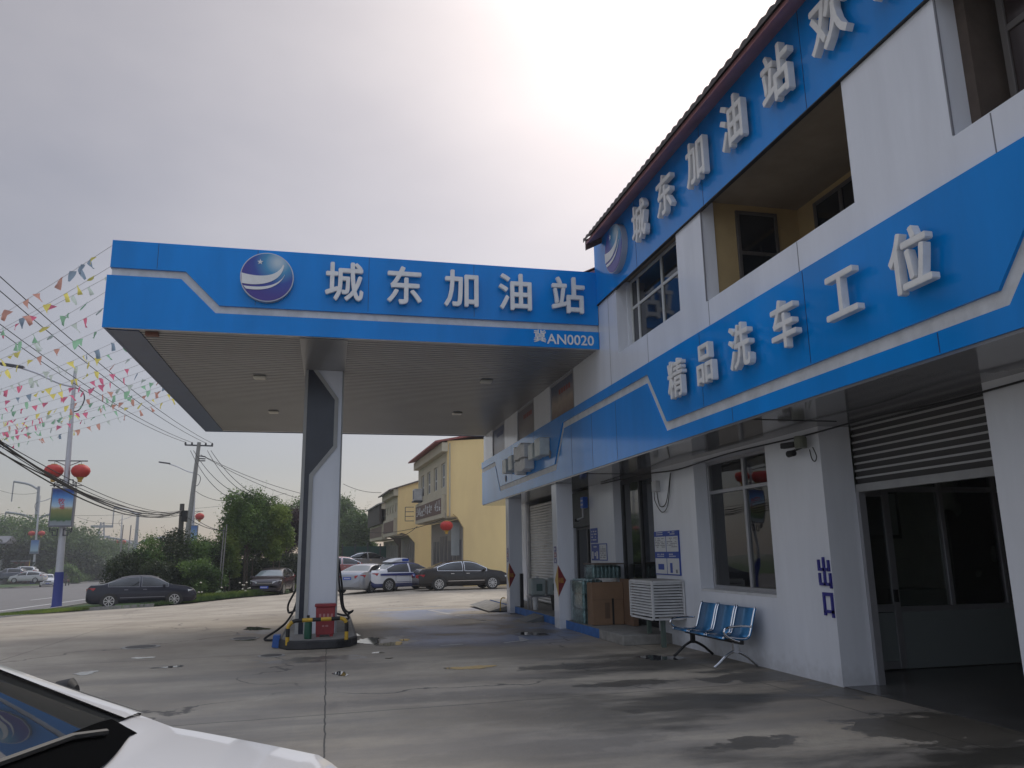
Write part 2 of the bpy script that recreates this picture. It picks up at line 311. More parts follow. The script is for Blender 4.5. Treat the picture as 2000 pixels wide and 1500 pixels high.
ASPH = mat('asphalt', (.16, .15, .145), .85, var=.25, vs=1.2, bump=.15, bs=80)
GRASSM = mat('grass_ground', (.07, .12, .03), .95, c2=(.035, .07, .018), vs=3, bump=.5, bs=20)
DIRT = mat('dirt', (.2, .17, .12), .95, var=.3, vs=1.5, bump=.3)
def drape(pts, z, name, m, kind='structure', label=None, thick=0):
    bm = bmesh.new(); vs_ = [bm.verts.new((x, y, 0)) for x, y in pts]; bm.faces.new(vs_); bmesh.ops.triangulate(bm, faces=bm.faces)
    xs, ys = [p[0] for p in pts], [p[1] for p in pts]
    ylines = [20, 22, 24, 26, 28, 30, 32, 34, 35]+list(range(40, 141, 10))+[140.01]; xlines = list(range(-29, 6, 4))+[5]
    for no, ls, lo, hi in (((0, 1, 0), ylines, min(ys), max(ys)), ((1, 0, 0), xlines, min(xs), max(xs))):
        for v in ls:
            if lo < v < hi: bmesh.ops.bisect_plane(bm, geom=bm.verts[:]+bm.edges[:]+bm.faces[:], plane_co=(v, v, 0), plane_no=no)
    for v in bm.verts: v.co.z = G(v.co.x, v.co.y)+z
    if thick:
        r = bmesh.ops.extrude_face_region(bm, geom=bm.faces[:])
        for e in r['geom']:
            if isinstance(e, bmesh.types.BMVert): e.co.z -= thick
    bmesh.ops.recalc_face_normals(bm, faces=bm.faces)
    me = bpy.data.meshes.new(name); bm.to_mesh(me); bm.free(); me.materials.append(m); o = bpy.data.objects.new(name, me); col.objects.link(o); return tag(o, label, None, None, kind)
def sheet(name, pts, z, m, kind='structure', label=None): return drape([tuple(p)[:2] for p in pts], z, name, m, kind, label)
sheet('ground', [(-400, -120), (400, -120), (400, 520), (-400, 520)], -.06, mat('far_ground', (.16, .16, .10), .95, c2=(.08, .11, .05), vs=.3))
T_ = lambda *a: tuple(atT(*a).xy)
K0, K1, K2, K3, K4, K5, K6 = T_(0, 1207), T_(63, 1199), T_(213, 1190), T_(300, 1185), T_(380, 1178), T_(480, 1167), T_(562, 1160)
L1_, L2_ = Vector(T_(0, 1193)), Vector(T_(168, 1170)); rd_ = (L2_-L1_).normalized(); N0 = Vector(K0); N1 = Vector(K1)
near_edge = [tuple(N0-rd_*70), K0, K1]+[tuple(N1+rd_*d+Vector((-.00035*d*d, 0))) for d in (12, 30, 55, 90, 140)]
F0, F1 = Vector(T_(0, 1150)), Vector(T_(205, 1134)); 
far_edge = [tuple(F0-rd_*190), tuple(F0-rd_*60), tuple(F0), tuple(F0.lerp(F1, .5)), tuple(F1), tuple(F1+Vector((-30, 45)))]
near_edge.append((near_edge[-1][0]-32, far_edge[-1][1]))
sheet('road', near_edge+far_edge[::-1], -.012, ASPH)
court = [(-60, -60), (60, -60), (60, 90), (6, 90), (1.5, 75), (-.6, 60), (-1.4, 54), K6, K5, K4, K3, K2, K1, K0, tuple(N0-rd_*70)]
CONC = concrete_mat()
sheet('forecourt', court, 0, CONC)
vg = [K1, K2, K3, K4, K5, K6, (-1.6, 54), (-.8, 60), (1.3, 75), (1, 95)]+[p for p in near_edge[6:3:-1]]+[near_edge[3]]
sheet('verge', vg, .06, GRASSM)
def strip(path, wd, z0, z1, name, m, kind='structure'):
    b = MB()
    for i in range(len(path)-1):
        a, c = Vector(tuple(path[i])[:2]), Vector(tuple(path[i+1])[:2]); d = (c-a).normalized(); nn = Vector((-d.y, d.x))*wd/2; ga, gc = G(a.x, a.y), G(c.x, c.y)
        b.prism([(a.x-nn.x, a.y-nn.y, z0+ga), (c.x-nn.x, c.y-nn.y, z0+gc), (c.x+nn.x, c.y+nn.y, z0+gc), (a.x+nn.x, a.y+nn.y, z0+ga)], (0, 0, z1-z0))
    return tag(b.build(name, m), kind=kind)
strip([near_edge[3], K1, K2, K3], .2, -.05, .14, 'kerb', CONC2)
strip([(-1.5, 54), (-.7, 60), (1.3, 75)], .16, -.05, .14, 'kerb', CONC2)
strip([tuple(F0-rd_*40), tuple(F0), tuple(F0.lerp(F1, .5)), tuple(F1)], .25, -.05, .12, 'kerb', CONC2)
LINEM = mat('line_paint', (.62, .62, .6), .7, var=.35, vs=9)
strip([L1_-rd_*30, L1_-rd_*15, L1_, L2_, L2_+rd_*15], .17, -.010, -.004, 'road_marking', LINEM)
D0 = Vector(T_(60, 1172))
for k in range(-3, 4): strip([D0+rd_*(k*13), D0+rd_*(k*13+5)], .16, -.010, -.004, 'road_marking', LINEM)
for a, c, wd in (((735, 1190), (862, 1184), .12), ((837, 1192), (945, 1212), .14), ((860, 1262), (905, 1259), .08), ((985, 1256), (1030, 1251), .07)):
    strip([T_(*a), T_(*c)], wd, .003, .006, 'bay_marking', mat('worn_paint', (.5, .5, .5), .6, c2=(.3, .3, .32), vs=5))
sheet('bay_marking', [T_(1012, 1243), T_(1034, 1251), T_(1016, 1254)], .007, MATS['worn_paint'])
sheet('far_verge', far_edge+[(-150, far_edge[-1][1]), (-150, -60)], -.006, GRASSM)
# puddles: thin sheets of standing water
WATER = mat('water_film', (.05, .05, .055), .03, spec=.8)
def puddle(cx, cy, rx, ry, ang=0, seed=0, n=110, z=.004):
    q = random.Random(seed); ph = [q.uniform(0, 6.28) for _ in range(5)]; P = []
    for i in range(n):
        a = 2*pi*i/n; r = 1+.22*sin(2*a+ph[0])+.16*sin(3*a+ph[1])+.1*sin(5*a+ph[2])+.07*sin(9*a+ph[3])+.06*sin(14*a+ph[4])+.05*sin(23*a+ph[1])+.04*sin(31*a+ph[2])
        x, y = rx*r*cos(a), ry*r*sin(a); P.append((cx+x*cos(ang)-y*sin(ang), cy+x*sin(ang)+y*cos(ang)))
    b = MB(); P3 = [(x, y, z) for x, y in P]; b.poly([(cx, cy, z)]+P3, [(0, i+1, (i+1) % n+1) for i in range(n)])
    return tag(b.build('puddle', WATER), kind='structure')
for i, (px, py, hx, hy) in enumerate([(720, 1252, 26, 5), (762, 1258, 22, 4), (790, 1250, 10, 2), (737, 1275, 9, 1.6), (760, 1286, 7, 1), (665, 1316, 13, 4), (167, 1315, 20, 3), (278, 1285, 18, 1.8), (920, 1304, 40, 3.5), (1290, 1285, 36, 5), (500, 1228, 22, 3), (1035, 1238, 26, 3), (480, 1250, 16, 1.5), (690, 1240, 10, 3), (330, 1303, 24, 2)]):
    c = atg(px, py); e = atg(px+hx, py); f = atg(px, py-hy); puddle(c.x, c.y, (e-c).length, (f-c).length, 0.05, i)
# manhole covers
for px, py, r in ((275, 1264, .26), (478, 1247, .22), (530, 1281, .17)):
    c = atg(px, py); tg = thing('manhole_cover', {275: 'round manhole cover in a pale ring, leftmost of the three on the forecourt', 478: 'round manhole cover just left of the pump island', 530: 'small dark manhole cover in front of the pump island corner'}[px], 'manhole cover', (c.x, c.y, 0), 0, 'manhole covers in the forecourt')
    MB().lathe([(r*1.3, .001), (r*1.3, .009), (r*1.02, .009), (r*1.02, .001)], (c.x, c.y, 0), 28).build('ring', mat('ring_concrete', (.36, .34, .31), .8, var=.3, vs=12), tg)
    MB().lathe([(r, .001), (r, .012)], (c.x, c.y, 0), 28).build('lid', mat('iron', (.06, .055, .05), .6, metal=.4, bump=.3), tg)

# ---------------------------------------------------------------- station building
F, W = 4.84, 5.93
BL = thing('station_building', 'two storey station building with blue fascias, white panels and red tiled eaves', 'building', (F, 12, 0))
b = Multi()
b.box(F, F+.2, -3, 9.17, 4.4, 4.85).box(F, F+.2, 9.17, 12.48, 4.4, 4.98)
b.box(F, F+.2, 9.17, 9.97, 4.98, 6.3).box(F, F+.2, 4.82, 6.07, 4.85, 6.3).box(F, F+.2, 12.48, 13.44, 4.4, 6.3).box(F, F+.2, .9, 2.3, 4.85, 6.3)
b.box(F, F+.2, 13.44, 15.1, 4.4, 5.32).box(F, F+.2, 16.93, 18.38, 4.4, 5.32).box(F, F+.2, 20.18, 21.75, 4.4, 5.32).box(F, F+.2, 23.48, 24.9, 4.4, 5.32)
b.box(F, F+.2, 13.44, 24.9, 5.32, 6.7)
b.build('white_wall', WHITE, BL)
b = Multi()                                                      # panel seams
for y, z0, z1 in ((9.12, 4.465, 4.86), (7.05, 4.465, 4.84), (4.45, 4.465, 4.84), (11.2, 4.465, 4.97), (12.9, 4.465, 6.15)): b.box(F-.002, F+.01, y-.006, y+.006, z0, z1)
b.box(F-.003, F+.01, 9.155, 9.175, 4.86, 6.15).box(F-.003, F+.01, 4.812, 4.828, 4.86, 6.15)
b.build('panel_seam', INK, BL)
# upper fascia
b = MB().box(F-.03, F, -3, 13.46, 6.16, 7.40); b.build('upper_fascia', BLUE, BL)
box('fascia_return', BLUE, BL, F, F+.6, 13.44, 13.46, 6.3, 7.4)
b = MB().box(F-.035, F+.02, -3, 13.46, 6.145, 6.16); b.build('fascia_lip', DARK, BL)
b = Multi()
for y in (11.4, 9.0, 6.6, 4.2, 1.8): b.box(F-.0325, F-.02, y-.004, y+.004, 6.17, 7.38)
b.build('panel_seam', mat('blue_dark', (.004, .04, .15), .4), BL)
for ch, y in zip('城东加油站欢迎', (10.95, 9.96, 8.93, 7.93, 6.93, 5.97, 5.06)):
    text(ch, .68, LETTER, 'letter', BL, (F-.08, y, 6.78), MX, .08, .017, .86)
# lower fascia: back sheet, raised panels, white stripe in the groove
LF = F-.04
b = MB().box(LF, F, -3, 24.93, 3.12, 4.46); b.build('lower_fascia', BLUE, BL)
stp = [(-3, 4.22), (-1.7, 4.22), (-1.05, 3.375), (2.6, 3.375)]
stp = [(2.0, 4.22), (3.85, 4.22), (4.52, 3.375), (10.52, 3.375), (11.15, 4.225), (15.72, 4.225), (16.4, 3.41), (22.15, 3.41), (22.8, 4.2), (24.93, 4.2)]
def offset_path(P, d):
    o = []
    for i, p in enumerate(P):
        p = Vector(p); a = (p-Vector(P[i-1])).normalized() if i else None; c = (Vector(P[i+1])-p).normalized() if i < len(P)-1 else None
        a = a or c; c = c or a; n1, n2 = Vector((-a.y, a.x)), Vector((-c.y, c.x)); nn = (n1+n2).normalized(); o.append(p+nn*(d/max(.3, nn.dot(n1))))
    return o
up_, lo_ = offset_path(stp, .065), offset_path(stp, -.065)
b = MB()
for i in range(len(stp)-1): b.prism([(LF-.004, up_[i].x, up_[i].y), (LF-.004, up_[i+1].x, up_[i+1].y), (LF-.004, lo_[i+1].x, lo_[i+1].y), (LF-.004, lo_[i].x, lo_[i].y)], (.012, 0, 0))
b.build('white_stripe', STRIPE, BL)
b = MB()                                                      # upper raised panel follows the stripe, 30 mm proud
top = 4.462
for i in range(len(stp)-1): b.prism([(LF-.035, up_[i].x, up_[i].y), (LF-.035, up_[i+1].x, up_[i+1].y), (LF-.035, up_[i+1].x, top), (LF-.035, up_[i].x, top)], (.035, 0, 0))
b.build('raised_panel', BLUE, BL)
b = MB()
for i in range(len(stp)-1): b.prism([(LF-.018, lo_[i].x, lo_[i].y), (LF-.018, lo_[i+1].x, lo_[i+1].y), (LF-.018, lo_[i+1].x, 3.118), (LF-.018, lo_[i].x, 3.118)], (.018, 0, 0))
b.build('lower_panel', BLUE, BL)
b = Multi()
for y, z0, z1, xx in ((6.9, 3.45, 4.45, LF-.037), (9.3, 3.45, 4.45, LF-.037), (5.2, 3.13, 3.3, LF-.02), (13.9, 3.13, 4.14, LF-.02), (12.6, 3.13, 4.14, LF-.02), (15.2, 3.13, 4.14, LF-.02), (8.6, 3.13, 3.3, LF-.02), (18.2, 3.5, 4.45, LF-.037), (20.6, 3.5, 4.45, LF-.037)): b.box(xx, xx+.01, y-.005, y+.005, z0, z1)
b.build('panel_seam', MATS['blue_dark'], BL)
box('end_fascia', BLUE, BL, LF, W+.3, 24.93, 24.99, 3.12, 4.46)
for ch, y in zip('精品洗车工位', (9.84, 8.95, 8.06, 7.13, 6.15, 5.24)):
    text(ch, .57, LETTER, 'letter', BL, (LF-.1, y, 3.94), MX, .075, .015, .88)
for y, z0, z1, wd in ((20.45, 3.68, 4.05, .45), (19.75, 3.70, 4.06, .42), (17.6, 3.72, 4.08, .42), (16.98, 3.72, 4.12, .45)):
    o = box('letter_box', mat('letter_box', (.62, .66, .64), .4, var=.2, vs=6), BL, LF-.28, LF-.036, y-wd/2, y+wd/2, z0, z1, bevel=.015)
b = MB(); q = random.Random(3)
for k in range(7):
    y = 19.15-k*.16
    b.box(LF-.30, LF-.036, y-.055, y+.055, 3.86+q.uniform(-.03, .03), 4.22+q.uniform(-.05, .02)); b.box(LF-.295, LF-.036, y-.05, y+.045, 3.52+q.uniform(-.03, .05), 3.82+q.uniform(-.02, .02))
b.build('letter_cluster', LETTER, BL, bevel=.02)
for y, z in ((21.3, 3.62), (16.75, 3.74)): MB().lathe([(.09, LF-.045), (.09, LF-.03)], (0, y, z), 18, 'x').build('speaker_disc', INK, BL)
# soffit between fascia and wall
box('soffit', SOFL, BL, LF, W+.5, -3, 24.93, 3.09, 3.12)
b = Multi()
for y in (8.2, 14.6): b.box(LF+.02, W, y-.006, y+.006, 3.083, 3.095)
b.build('soffit_seam', DARK, BL)
# upper storey recesses
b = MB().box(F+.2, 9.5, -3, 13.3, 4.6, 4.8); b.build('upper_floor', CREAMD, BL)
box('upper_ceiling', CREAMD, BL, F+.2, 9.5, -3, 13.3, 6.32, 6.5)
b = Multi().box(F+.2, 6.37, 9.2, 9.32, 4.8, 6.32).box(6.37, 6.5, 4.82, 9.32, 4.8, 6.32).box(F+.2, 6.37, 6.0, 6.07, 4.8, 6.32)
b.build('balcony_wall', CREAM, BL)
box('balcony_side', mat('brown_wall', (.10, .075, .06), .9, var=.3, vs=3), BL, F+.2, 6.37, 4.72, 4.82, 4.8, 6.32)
def frame_x(name, parent, x, y0, y1, z0, z1, t=.05, d=.06, mull=(), trans=(), fm=None, gm=None):      # window in a plane of constant x
    b = MB().box(x-d/2, x+d/2, y0, y0+t, z0, z1).box(x-d/2, x+d/2, y1-t, y1, z0, z1).box(x-d/2, x+d/2, y0+t, y1-t, z0, z0+t).box(x-d/2, x+d/2, y0+t, y1-t, z1-t, z1)
    for y in mull: b.box(x-d/2-.003, x+d/2-.003, y-t/2, y+t/2, z0+t, z1-t)
    for z in trans: b.box(x-d/2+.003, x+d/2-.006, y0+t, y1-t, z-t/2, z+t/2)
    f = b.build(name, fm or ALUW, parent, bevel=.004); p = MB().box(x-.004, x+.004, y0+t*.5, y1-t*.5, z0+t*.5, z1-t*.5).build('pane', gm or GLASS, f); WM[p] = rootm(parent)
    return f
def frame_y(name, parent, y, x0, x1, z0, z1, t=.05, d=.06, mull=(), trans=(), fm=None, gm=None):
    b = MB().box(x0, x0+t, y-d/2, y+d/2, z0, z1).box(x1-t, x1, y-d/2, y+d/2, z0, z1).box(x0+t, x1-t, y-d/2, y+d/2, z0, z0+t).box(x0+t, x1-t, y-d/2, y+d/2, z1-t, z1)
    for x in mull: b.box(x-t/2, x+t/2, y-d/2-.003, y+d/2-.003, z0+t, z1-t)
    for z in trans: b.box(x0+t, x1-t, y-d/2+.003, y+d/2-.006, z-t/2, z+t/2)
    f = b.build(name, fm or ALUW, parent, bevel=.004); p = MB().box(x0+t*.5, x1-t*.5, y-.004, y+.004, z0+t*.5, z1-t*.5).build('pane', gm or GLASS, f); WM[p] = rootm(parent)
    return f
BRF = mat('brown_frame', (.10, .09, .085), .5)
frame_y('window', BL, 9.185, 5.38, 6.02, 4.82, 6.22, .05, .04, trans=(5.6,), fm=BRF, gm=mat('night_glass', (.012, .014, .018), .06, spec=.7))
frame_x('window', BL, 6.35, 7.0, 8.78, 4.9, 6.22, .05, .05, mull=(7.6, 8.2), trans=(5.62,), fm=BRF, gm=MATS['night_glass'])
MB().lathe([(.05, 0), (.05, .015)], (6.2, 9.19, 5.55), 10, 'y').build('pipe_hole', DARK, BL); MB().lathe([(.05, 0), (.05, .015)], (6.1, 9.19, 5.48), 10, 'y').build('pipe_hole', DARK, BL)
# upper window set behind the first opening
b = Multi().box(F+.2, 5.12, 12.46, 12.5, 4.98, 6.3).box(F+.2, 5.3, 9.95, 9.985, 4.98, 6.3); b.build('reveal', WHITE, BL)
frame_x('window', BL, 5.12, 9.99, 12.44, 4.98, 6.3, .05, .05, mull=(12.1, 11.1), trans=(5.78,), gm=MATS['night_glass'])
frame_x('window', BL, 5.25, 2.3, 4.6, 4.87, 6.28, .06, .05, mull=(3.4,), trans=(5.7,), fm=BRF, gm=mat('brown_glass', (.03, .02, .018), .15))
# poster openings under the canopy
box('recess_back', mat('recess_grey', (.2, .19, .18), .7), BL, F+.3, F+.36, 13.6, 24.8, 4.4, 5.32)
def poster_mat(i, top, low, third):
    m = bpy.data.materials.new('poster_%d' % i); m.use_nodes = True; t = m.node_tree; n = t.nodes.new; l = t.links.new; bb = t.nodes['Principled BSDF']; bb.inputs['Roughness'].default_value = .35
    tcn = n('ShaderNodeTexCoord'); s_ = n('ShaderNodeSeparateXYZ'); l(tcn.outputs['Generated'], s_.inputs[0]); rp = n('ShaderNodeValToRGB')
    nz = n('ShaderNodeTexNoise'); nz.inputs['Scale'].default_value = 6; nz.inputs['Detail'].default_value = 6; l(tcn.outputs['Generated'], nz.inputs[0]); a = n('ShaderNodeMath'); a.operation = 'MULTIPLY_ADD'; a.inputs[1].default_value = .35; l(nz.outputs[0], a.inputs[0]); l(s_.outputs[2], a.inputs[2]); l(a.outputs[0], rp.inputs[0])
    e = rp.color_ramp.elements; e[0].color = (*low, 1); e[0].position = .2; e[1].color = (*top, 1); e[1].position = 1.1; k = e.new(.62); k.color = (*third, 1); l(rp.outputs[0], bb.inputs['Base Color']); return m
PC = [((.06, .08, .14), (.16, .09, .07), (.38, .3, .24)), ((.13, .12, .14), (.10, .08, .09), (.2, .17, .17)), ((.07, .09, .17), (.32, .27, .25), (.3, .3, .35))]
PLB = ['brownish landscape poster in the canopy side wall, nearest of the three to the fascia corner', 'dim grey poster in the middle of the three posters under the canopy', 'pale blue poster at the far end of the row of three under the canopy']
for i, (y0, y1) in enumerate(((15.1, 16.93), (18.38, 20.18), (21.75, 23.48))):
    pt = thing('poster', PLB[i], 'poster', (F+.05, (y0+y1)/2, 4.46), 0, 'posters set in the upper wall under the canopy')
    box('sheet', poster_mat(i, *PC[i]), pt, F+.03, F+.045, y0+.12, y1-.04, 4.47, 5.27)
    b = MB().box(F+.02, F+.06, y0+.09, y0+.12, 4.45, 5.3).box(F+.02, F+.06, y1-.04, y1-.01, 4.45, 5.3).box(F+.02, F+.06, y0+.12, y1-.04, 5.27, 5.3); b.build('frame', ALU, pt)
    b = MB()
    for k in range(5): b.box(F+.025, F+.03, y0+.35+k*.18, y0+.46+k*.18, 5.0, 5.11)
    b.build('caption', mat('cap', (.3, .08, .07) if i < 1 else (.35, .36, .4), .6) if i != 2 else mat('cap2', (.1, .12, .22), .6), pt)
# roof: sloping red-brown boarding with tiles that overhang the fascia
b = MB().prism([(F-.03, 0, 7.36), (F-.36, 0, 7.17), (F-.36, 0, 7.235), (9.6, 0, 9.75), (9.6, 0, 9.68), (F+.0, 0, 7.38)], (0, 0, 0)) if False else MB()
EZ, EX, SL = 7.19, F-.34, .53
b.prism([(EX, -3, EZ), (EX, -3, EZ+.06), (9.6, -3, EZ+.06+(9.6-EX)*SL), (9.6, -3, EZ+(9.6-EX)*SL)], (0, 16.0, 0)); b.build('eave_board', REDW, BL)
def tiles(name, y0, y1, ex, ez, xr, m, parent):
    b = MB(); xs = [ex-.05+i*.33 for i in range(int((xr-ex)/.33)+1)]; ny = int((y1-y0)/.045); ys = [y0+(y1-y0)*j/ny for j in range(ny+1)]
    for i in range(len(xs)-1):
        base = len(b.v); n_ = len(ys)
        for dx, dz in ((0, .075), (.36, .045)):
            for j, y in enumerate(ys): b.v.append((xs[i]+dx, y, ez+.065+(xs[i]+dx-ex)*SL+dz*.6+.035*abs(sin(pi*y/.19))))
        for j, y in enumerate(ys): b.v.append((xs[i], y, ez+.062+(xs[i]-ex)*SL))
        for j in range(n_-1): b.f += [(base+j, base+j+1, base+n_+j+1, base+n_+j), (base+2*n_+j, base+2*n_+j+1, base+j+1, base+j)]
    return b.build(name, m, parent)
tiles('roof_tiles', -3, 13.03, EX, EZ, 9.6, TILE, BL)
b = MB()                                                     # stepped barge end
b.prism([(EX, 13.0, EZ-.1), (EX, 13.0, EZ+.1), (9.6, 13.0, EZ+.1+(9.6-EX)*SL), (9.6, 13.0, EZ-.1+(9.6-EX)*SL)], (0, .06, 0)); b.build('barge_board', mat('barge', (.09, .05, .05), .8), BL)
b = MB().prism([(F-.2, 13.5, 6.72), (F-.2, 13.5, 6.8), (9.6, 13.5, 6.8+4.96*SL), (9.6, 13.5, 6.72+4.96*SL)], (0, 11.5, 0)); b.build('low_eave_board', REDW, BL)
tiles('low_roof_tiles', 13.5, 25.0, F-.2, 6.74, 9.6, mat('tile_red', (.22, .07, .06), .8, var=.3, vs=6), BL)
box('inner_wall', CREAM, BL, 9.5, 9.7, -3, 24.9, 3.2, 8.0)
box('end_wall', WHITE, BL, F+.2, 9.5, 24.7, 24.9, 3.2, 6.7); MB().prism([(F+.2, 13.3, 4.4), (F+.2, 13.3, 7.4), (9.5, 13.3, 7.4+4.3*SL-.05), (9.5, 13.3, 4.4)], (0, .13, 0)).build('party_wall', WHITE, BL)
# ground floor walls (front plane W)
D = W+.44
b = Multi().box(W, D, 4.0, 6.0, 0, 3.09).box(W, D, 8.58, 9.85, 0, 3.09).box(W, D, 9.85, 12.1, 0, .95).box(W, D, 9.85, 12.1, 3.03, 3.09).box(W, D, 12.1, 13.88, 0, 3.09)
b.box(W, D, 16.0, 17.63, .17, 3.09).box(W, D, 19.4, 20.6, .17, 3.09).box(W, D, 23.8, 24.9, .17, 3.09).box(W, D, -3, 2.0, 0, 3.09)
b.build('ground_wall', WHITE, BL)
box('window_sill', WHITED, BL, W+.005, W+.3, 9.86, 12.09, .951, .985)
frame_x('window', BL, W+.26, 9.86, 12.09, .985, 3.03, .055, .07, mull=(10.9,), trans=(2.52,), fm=ALU, gm=GLASSD)
# tall dark glass door
frame_x('glass_door', BL, W+.2, 13.9, 15.98, .18, 3.08, .09, .07, mull=(14.95,), fm=mat('black_frame', (.02, .02, .022), .4), gm=mat('mirror_dark', (.01, .012, .012), .03, spec=.9))
# second doorway with a grey transom board
b = MB().box(W+.1, W+.16, 17.63, 19.4, 2.2, 3.05); b.build('transom_board', mat('board_dark', (.05, .06, .06), .6, var=.3), BL)
frame_x('glass_door', BL, W+.25, 17.65, 19.38, .18, 2.2, .06, .06, mull=(18.5,), trans=(.75,), fm=mat('dk_frame', (.07, .07, .07), .5), gm=MATS['mirror_dark'])
# closed roller shutter at the far end
b = MB()
for k in range(36): z = .2+k*.078; b.prism([(W+.12, 20.6, z), (W+.095, 20.6, z+.039), (W+.12, 20.6, z+.076), (W+.15, 20.6, z+.076), (W+.15, 20.6, z)], (0, 3.2, 0))
b.build('roller_shutter', mat('shutter_white', (.5, .5, .48), .5, var=.12), BL)
b = Multi().box(W+.02, W+.09, 20.62, 20.7, .18, 3.05).box(W+.02, W+.09, 23.68, 23.78, .18, 3.05); b.build('shutter_rail', WHITED, BL)
# columns
for y in (16.72, 21.5):
    box('column', WHITE, BL, F+.03, F+.40, y, y+.38, 0, 3.09, bevel=.006)
# half raised slatted shutter of the wash bay
b = MB(); b2 = MB()
for k in range(9):
    z = 2.37+k*.088; b.prism([(6.42, 6.0, z), (6.40, 6.0, z+.062), (6.43, 6.0, z+.062), (6.45, 6.0, z)], (0, 2.58, 0)); b2.box(6.395, 6.42, 6.0, 8.58, z+.063, z+.086)
b.build('wash_shutter', mat('slat_dark', (.05, .048, .048), .4), BL); b2.build('shutter_slat', mat('slat_white', (.42, .42, .42), .5), BL)
box('shutter_bar', mat('bar_grey', (.36, .36, .36), .5, var=.2), BL, 6.38, 6.44, 6.0, 8.58, 2.27, 2.365); box('shutter_rail', ALU, BL, 6.37, 6.46, 8.52, 8.585, 0, 2.27)
# wash bay and shop interior
INT = mat('interior_wall', (.7, .68, .62), .9, var=.15)
b = Multi().box(11.5, 11.7, 4.0, 24.7, 0, 3.2).box(D, 11.5, 4.0, 4.2, 0, 3.2).box(D, 11.5, 13.0, 13.1, 0, 3.2).box(D, 11.5, 24.5, 24.7, 0, 3.2); b.build('interior_wall', INT, BL)
box('interior_ceiling', INT, BL, W+.5, 11.7, 4.0, 24.9, 3.12, 3.2)
tag(box('bay_floor', mat('wet_floor', (.10, .095, .09), .25, var=.4, vs=2), None, W+.02, 11.5, 4.0, 9.5, .003, .008), kind='structure')
PT = MB().box(6.45, 11.45, 9.47, 9.53, .02, .74); PT.build('partition_panel', mat('panel_grey', (.24, .27, .27), .6), BL)
frame_y('partition_window', BL, 9.5, 6.45, 11.45, .74, 3.08, .07, .07, mull=(8.38, 9.3, 10.3), trans=(2.38,), fm=ALU, gm=GLASS)
dr = frame_y('partition_door', BL, 9.44, 6.6, 7.5, .03, 2.38, .1, .05, trans=(.8,), fm=ALU, gm=GLASSD)
o = MB().box(7.40, 7.44, 9.36, 9.41, .88, 1.04).build('handle', BLACK, BL); 
box('door_panel', mat('panel_grey2', (.24, .27, .27), .6), BL, 6.7, 7.4, 9.43, 9.45, .13, .74)
# step in front of the shop
tag(box('shop_step', CONC2, None, 5.02, W+.6, 13.34, 25.1, 0, .17, bevel=.01), kind='structure')
tag(box('painted_step_edge', mat('kerb_blue', (.03, .14, .42), .6, var=.35, vs=5), None, 5.012, 5.02, 14.6, 24.9, .004, .172), kind='structure')
tag(MB().prism([(4.45, 22.3, .005), (5.01, 22.3, .005), (5.01, 22.3, .15)], (0, 3.2, 0)).build('ramp', CONC2), kind='structure')
tag(MB().prism([(4.55, 18.5, .005), (5.0, 18.5, .005), (5.0, 18.5, .14)], (0, .9, 0)).build('ramp', mat('ramp_steel', (.16, .17, .17), .6, metal=.3)), 'small grey metal ramp lying against the blue step', 'ramp')

# ---------------------------------------------------------------- canopy
CY, CX0, CX1, CB, CZ0, CZ1 = 13.45, -3.65, 4.83, 24.7, 5.32, 6.80
CN = thing('fuel_canopy', 'blue fronted flat fuel canopy with ribbed metal ceiling on one white pillar', 'canopy', (0, 19, 0))
b = MB().box(CX0, CX1, CY+.02, CY+.15, CZ0, CZ1).box(CX0, CX0+.12, CY+.15, CB, CZ0, CZ1).box(CX0+.12, CX1, CB-.12, CB, CZ0, CZ1); b.build('fascia_back', STRIPE, CN)
upz = [(CX0-.02, 6.335), (-2.5, 6.335), (-1.93, 5.765), (CX1, 5.765)]
b = MB().prism([(x, CY-.03, z) for x, z in upz]+[(CX1, CY-.03, CZ1+.01), (CX0-.02, CY-.03, CZ1+.01)], (0, .05, 0)); b.build('upper_fascia', BLUE, CN)
loz = [(CX0-.06, 6.2), (-2.56, 6.2), (-1.98, 5.63), (CX1, 5.63)]
b = MB().prism([(x, CY-.02, z) for x, z in loz]+[(CX1, CY-.02, CZ0-.02), (CX0-.06, CY-.02, CZ0-.02)], (0, .04, 0)); b.build('lower_fascia', BLUE, CN)
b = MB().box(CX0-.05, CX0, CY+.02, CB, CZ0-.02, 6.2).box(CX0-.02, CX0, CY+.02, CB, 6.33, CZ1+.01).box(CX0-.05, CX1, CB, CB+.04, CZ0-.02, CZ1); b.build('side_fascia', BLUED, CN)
b = Multi()
for x in (-2.95, -1.35, .55, 2.45): b.box(x-.004, x+.004, CY-.032, CY-.02, 5.8 if x > -2 else 6.35, CZ1)
b.build('panel_seam', MATS['blue_dark'], CN)
box('canopy_roof', WHITED, CN, CX0+.12, CX1, CY+.15, CB-.12, 6.5, 6.6)
b = MB(); y = CY+.16; n_ = 0                               # ribbed ceiling: each rib a shallow trapezoid, running along x
ys = []
while y < CB-.15: ys += [(y, CZ0+.075), (y+.02, CZ0+.004), (y+.095, CZ0), (y+.115, CZ0+.075)]; y += .15
base = 0
for (yy, zz) in ys: b.v += [(CX0+.45, yy, zz), (CX1, yy, zz)]
for i in range(len(ys)-1): b.f.append((2*i, 2*i+1, 2*i+3, 2*i+2))
b.build('ribbed_ceiling', SOFFIT, CN)
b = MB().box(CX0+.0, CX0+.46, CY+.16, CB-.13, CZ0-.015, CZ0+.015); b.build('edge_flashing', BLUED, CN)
box('cover_plate', mat('plate_grey', (.30, .30, .30), .3, metal=.2, var=.15, vs=1), CN, -.6, .22, CY+.16, 16.62, CZ0-.02, CZ0+.0)
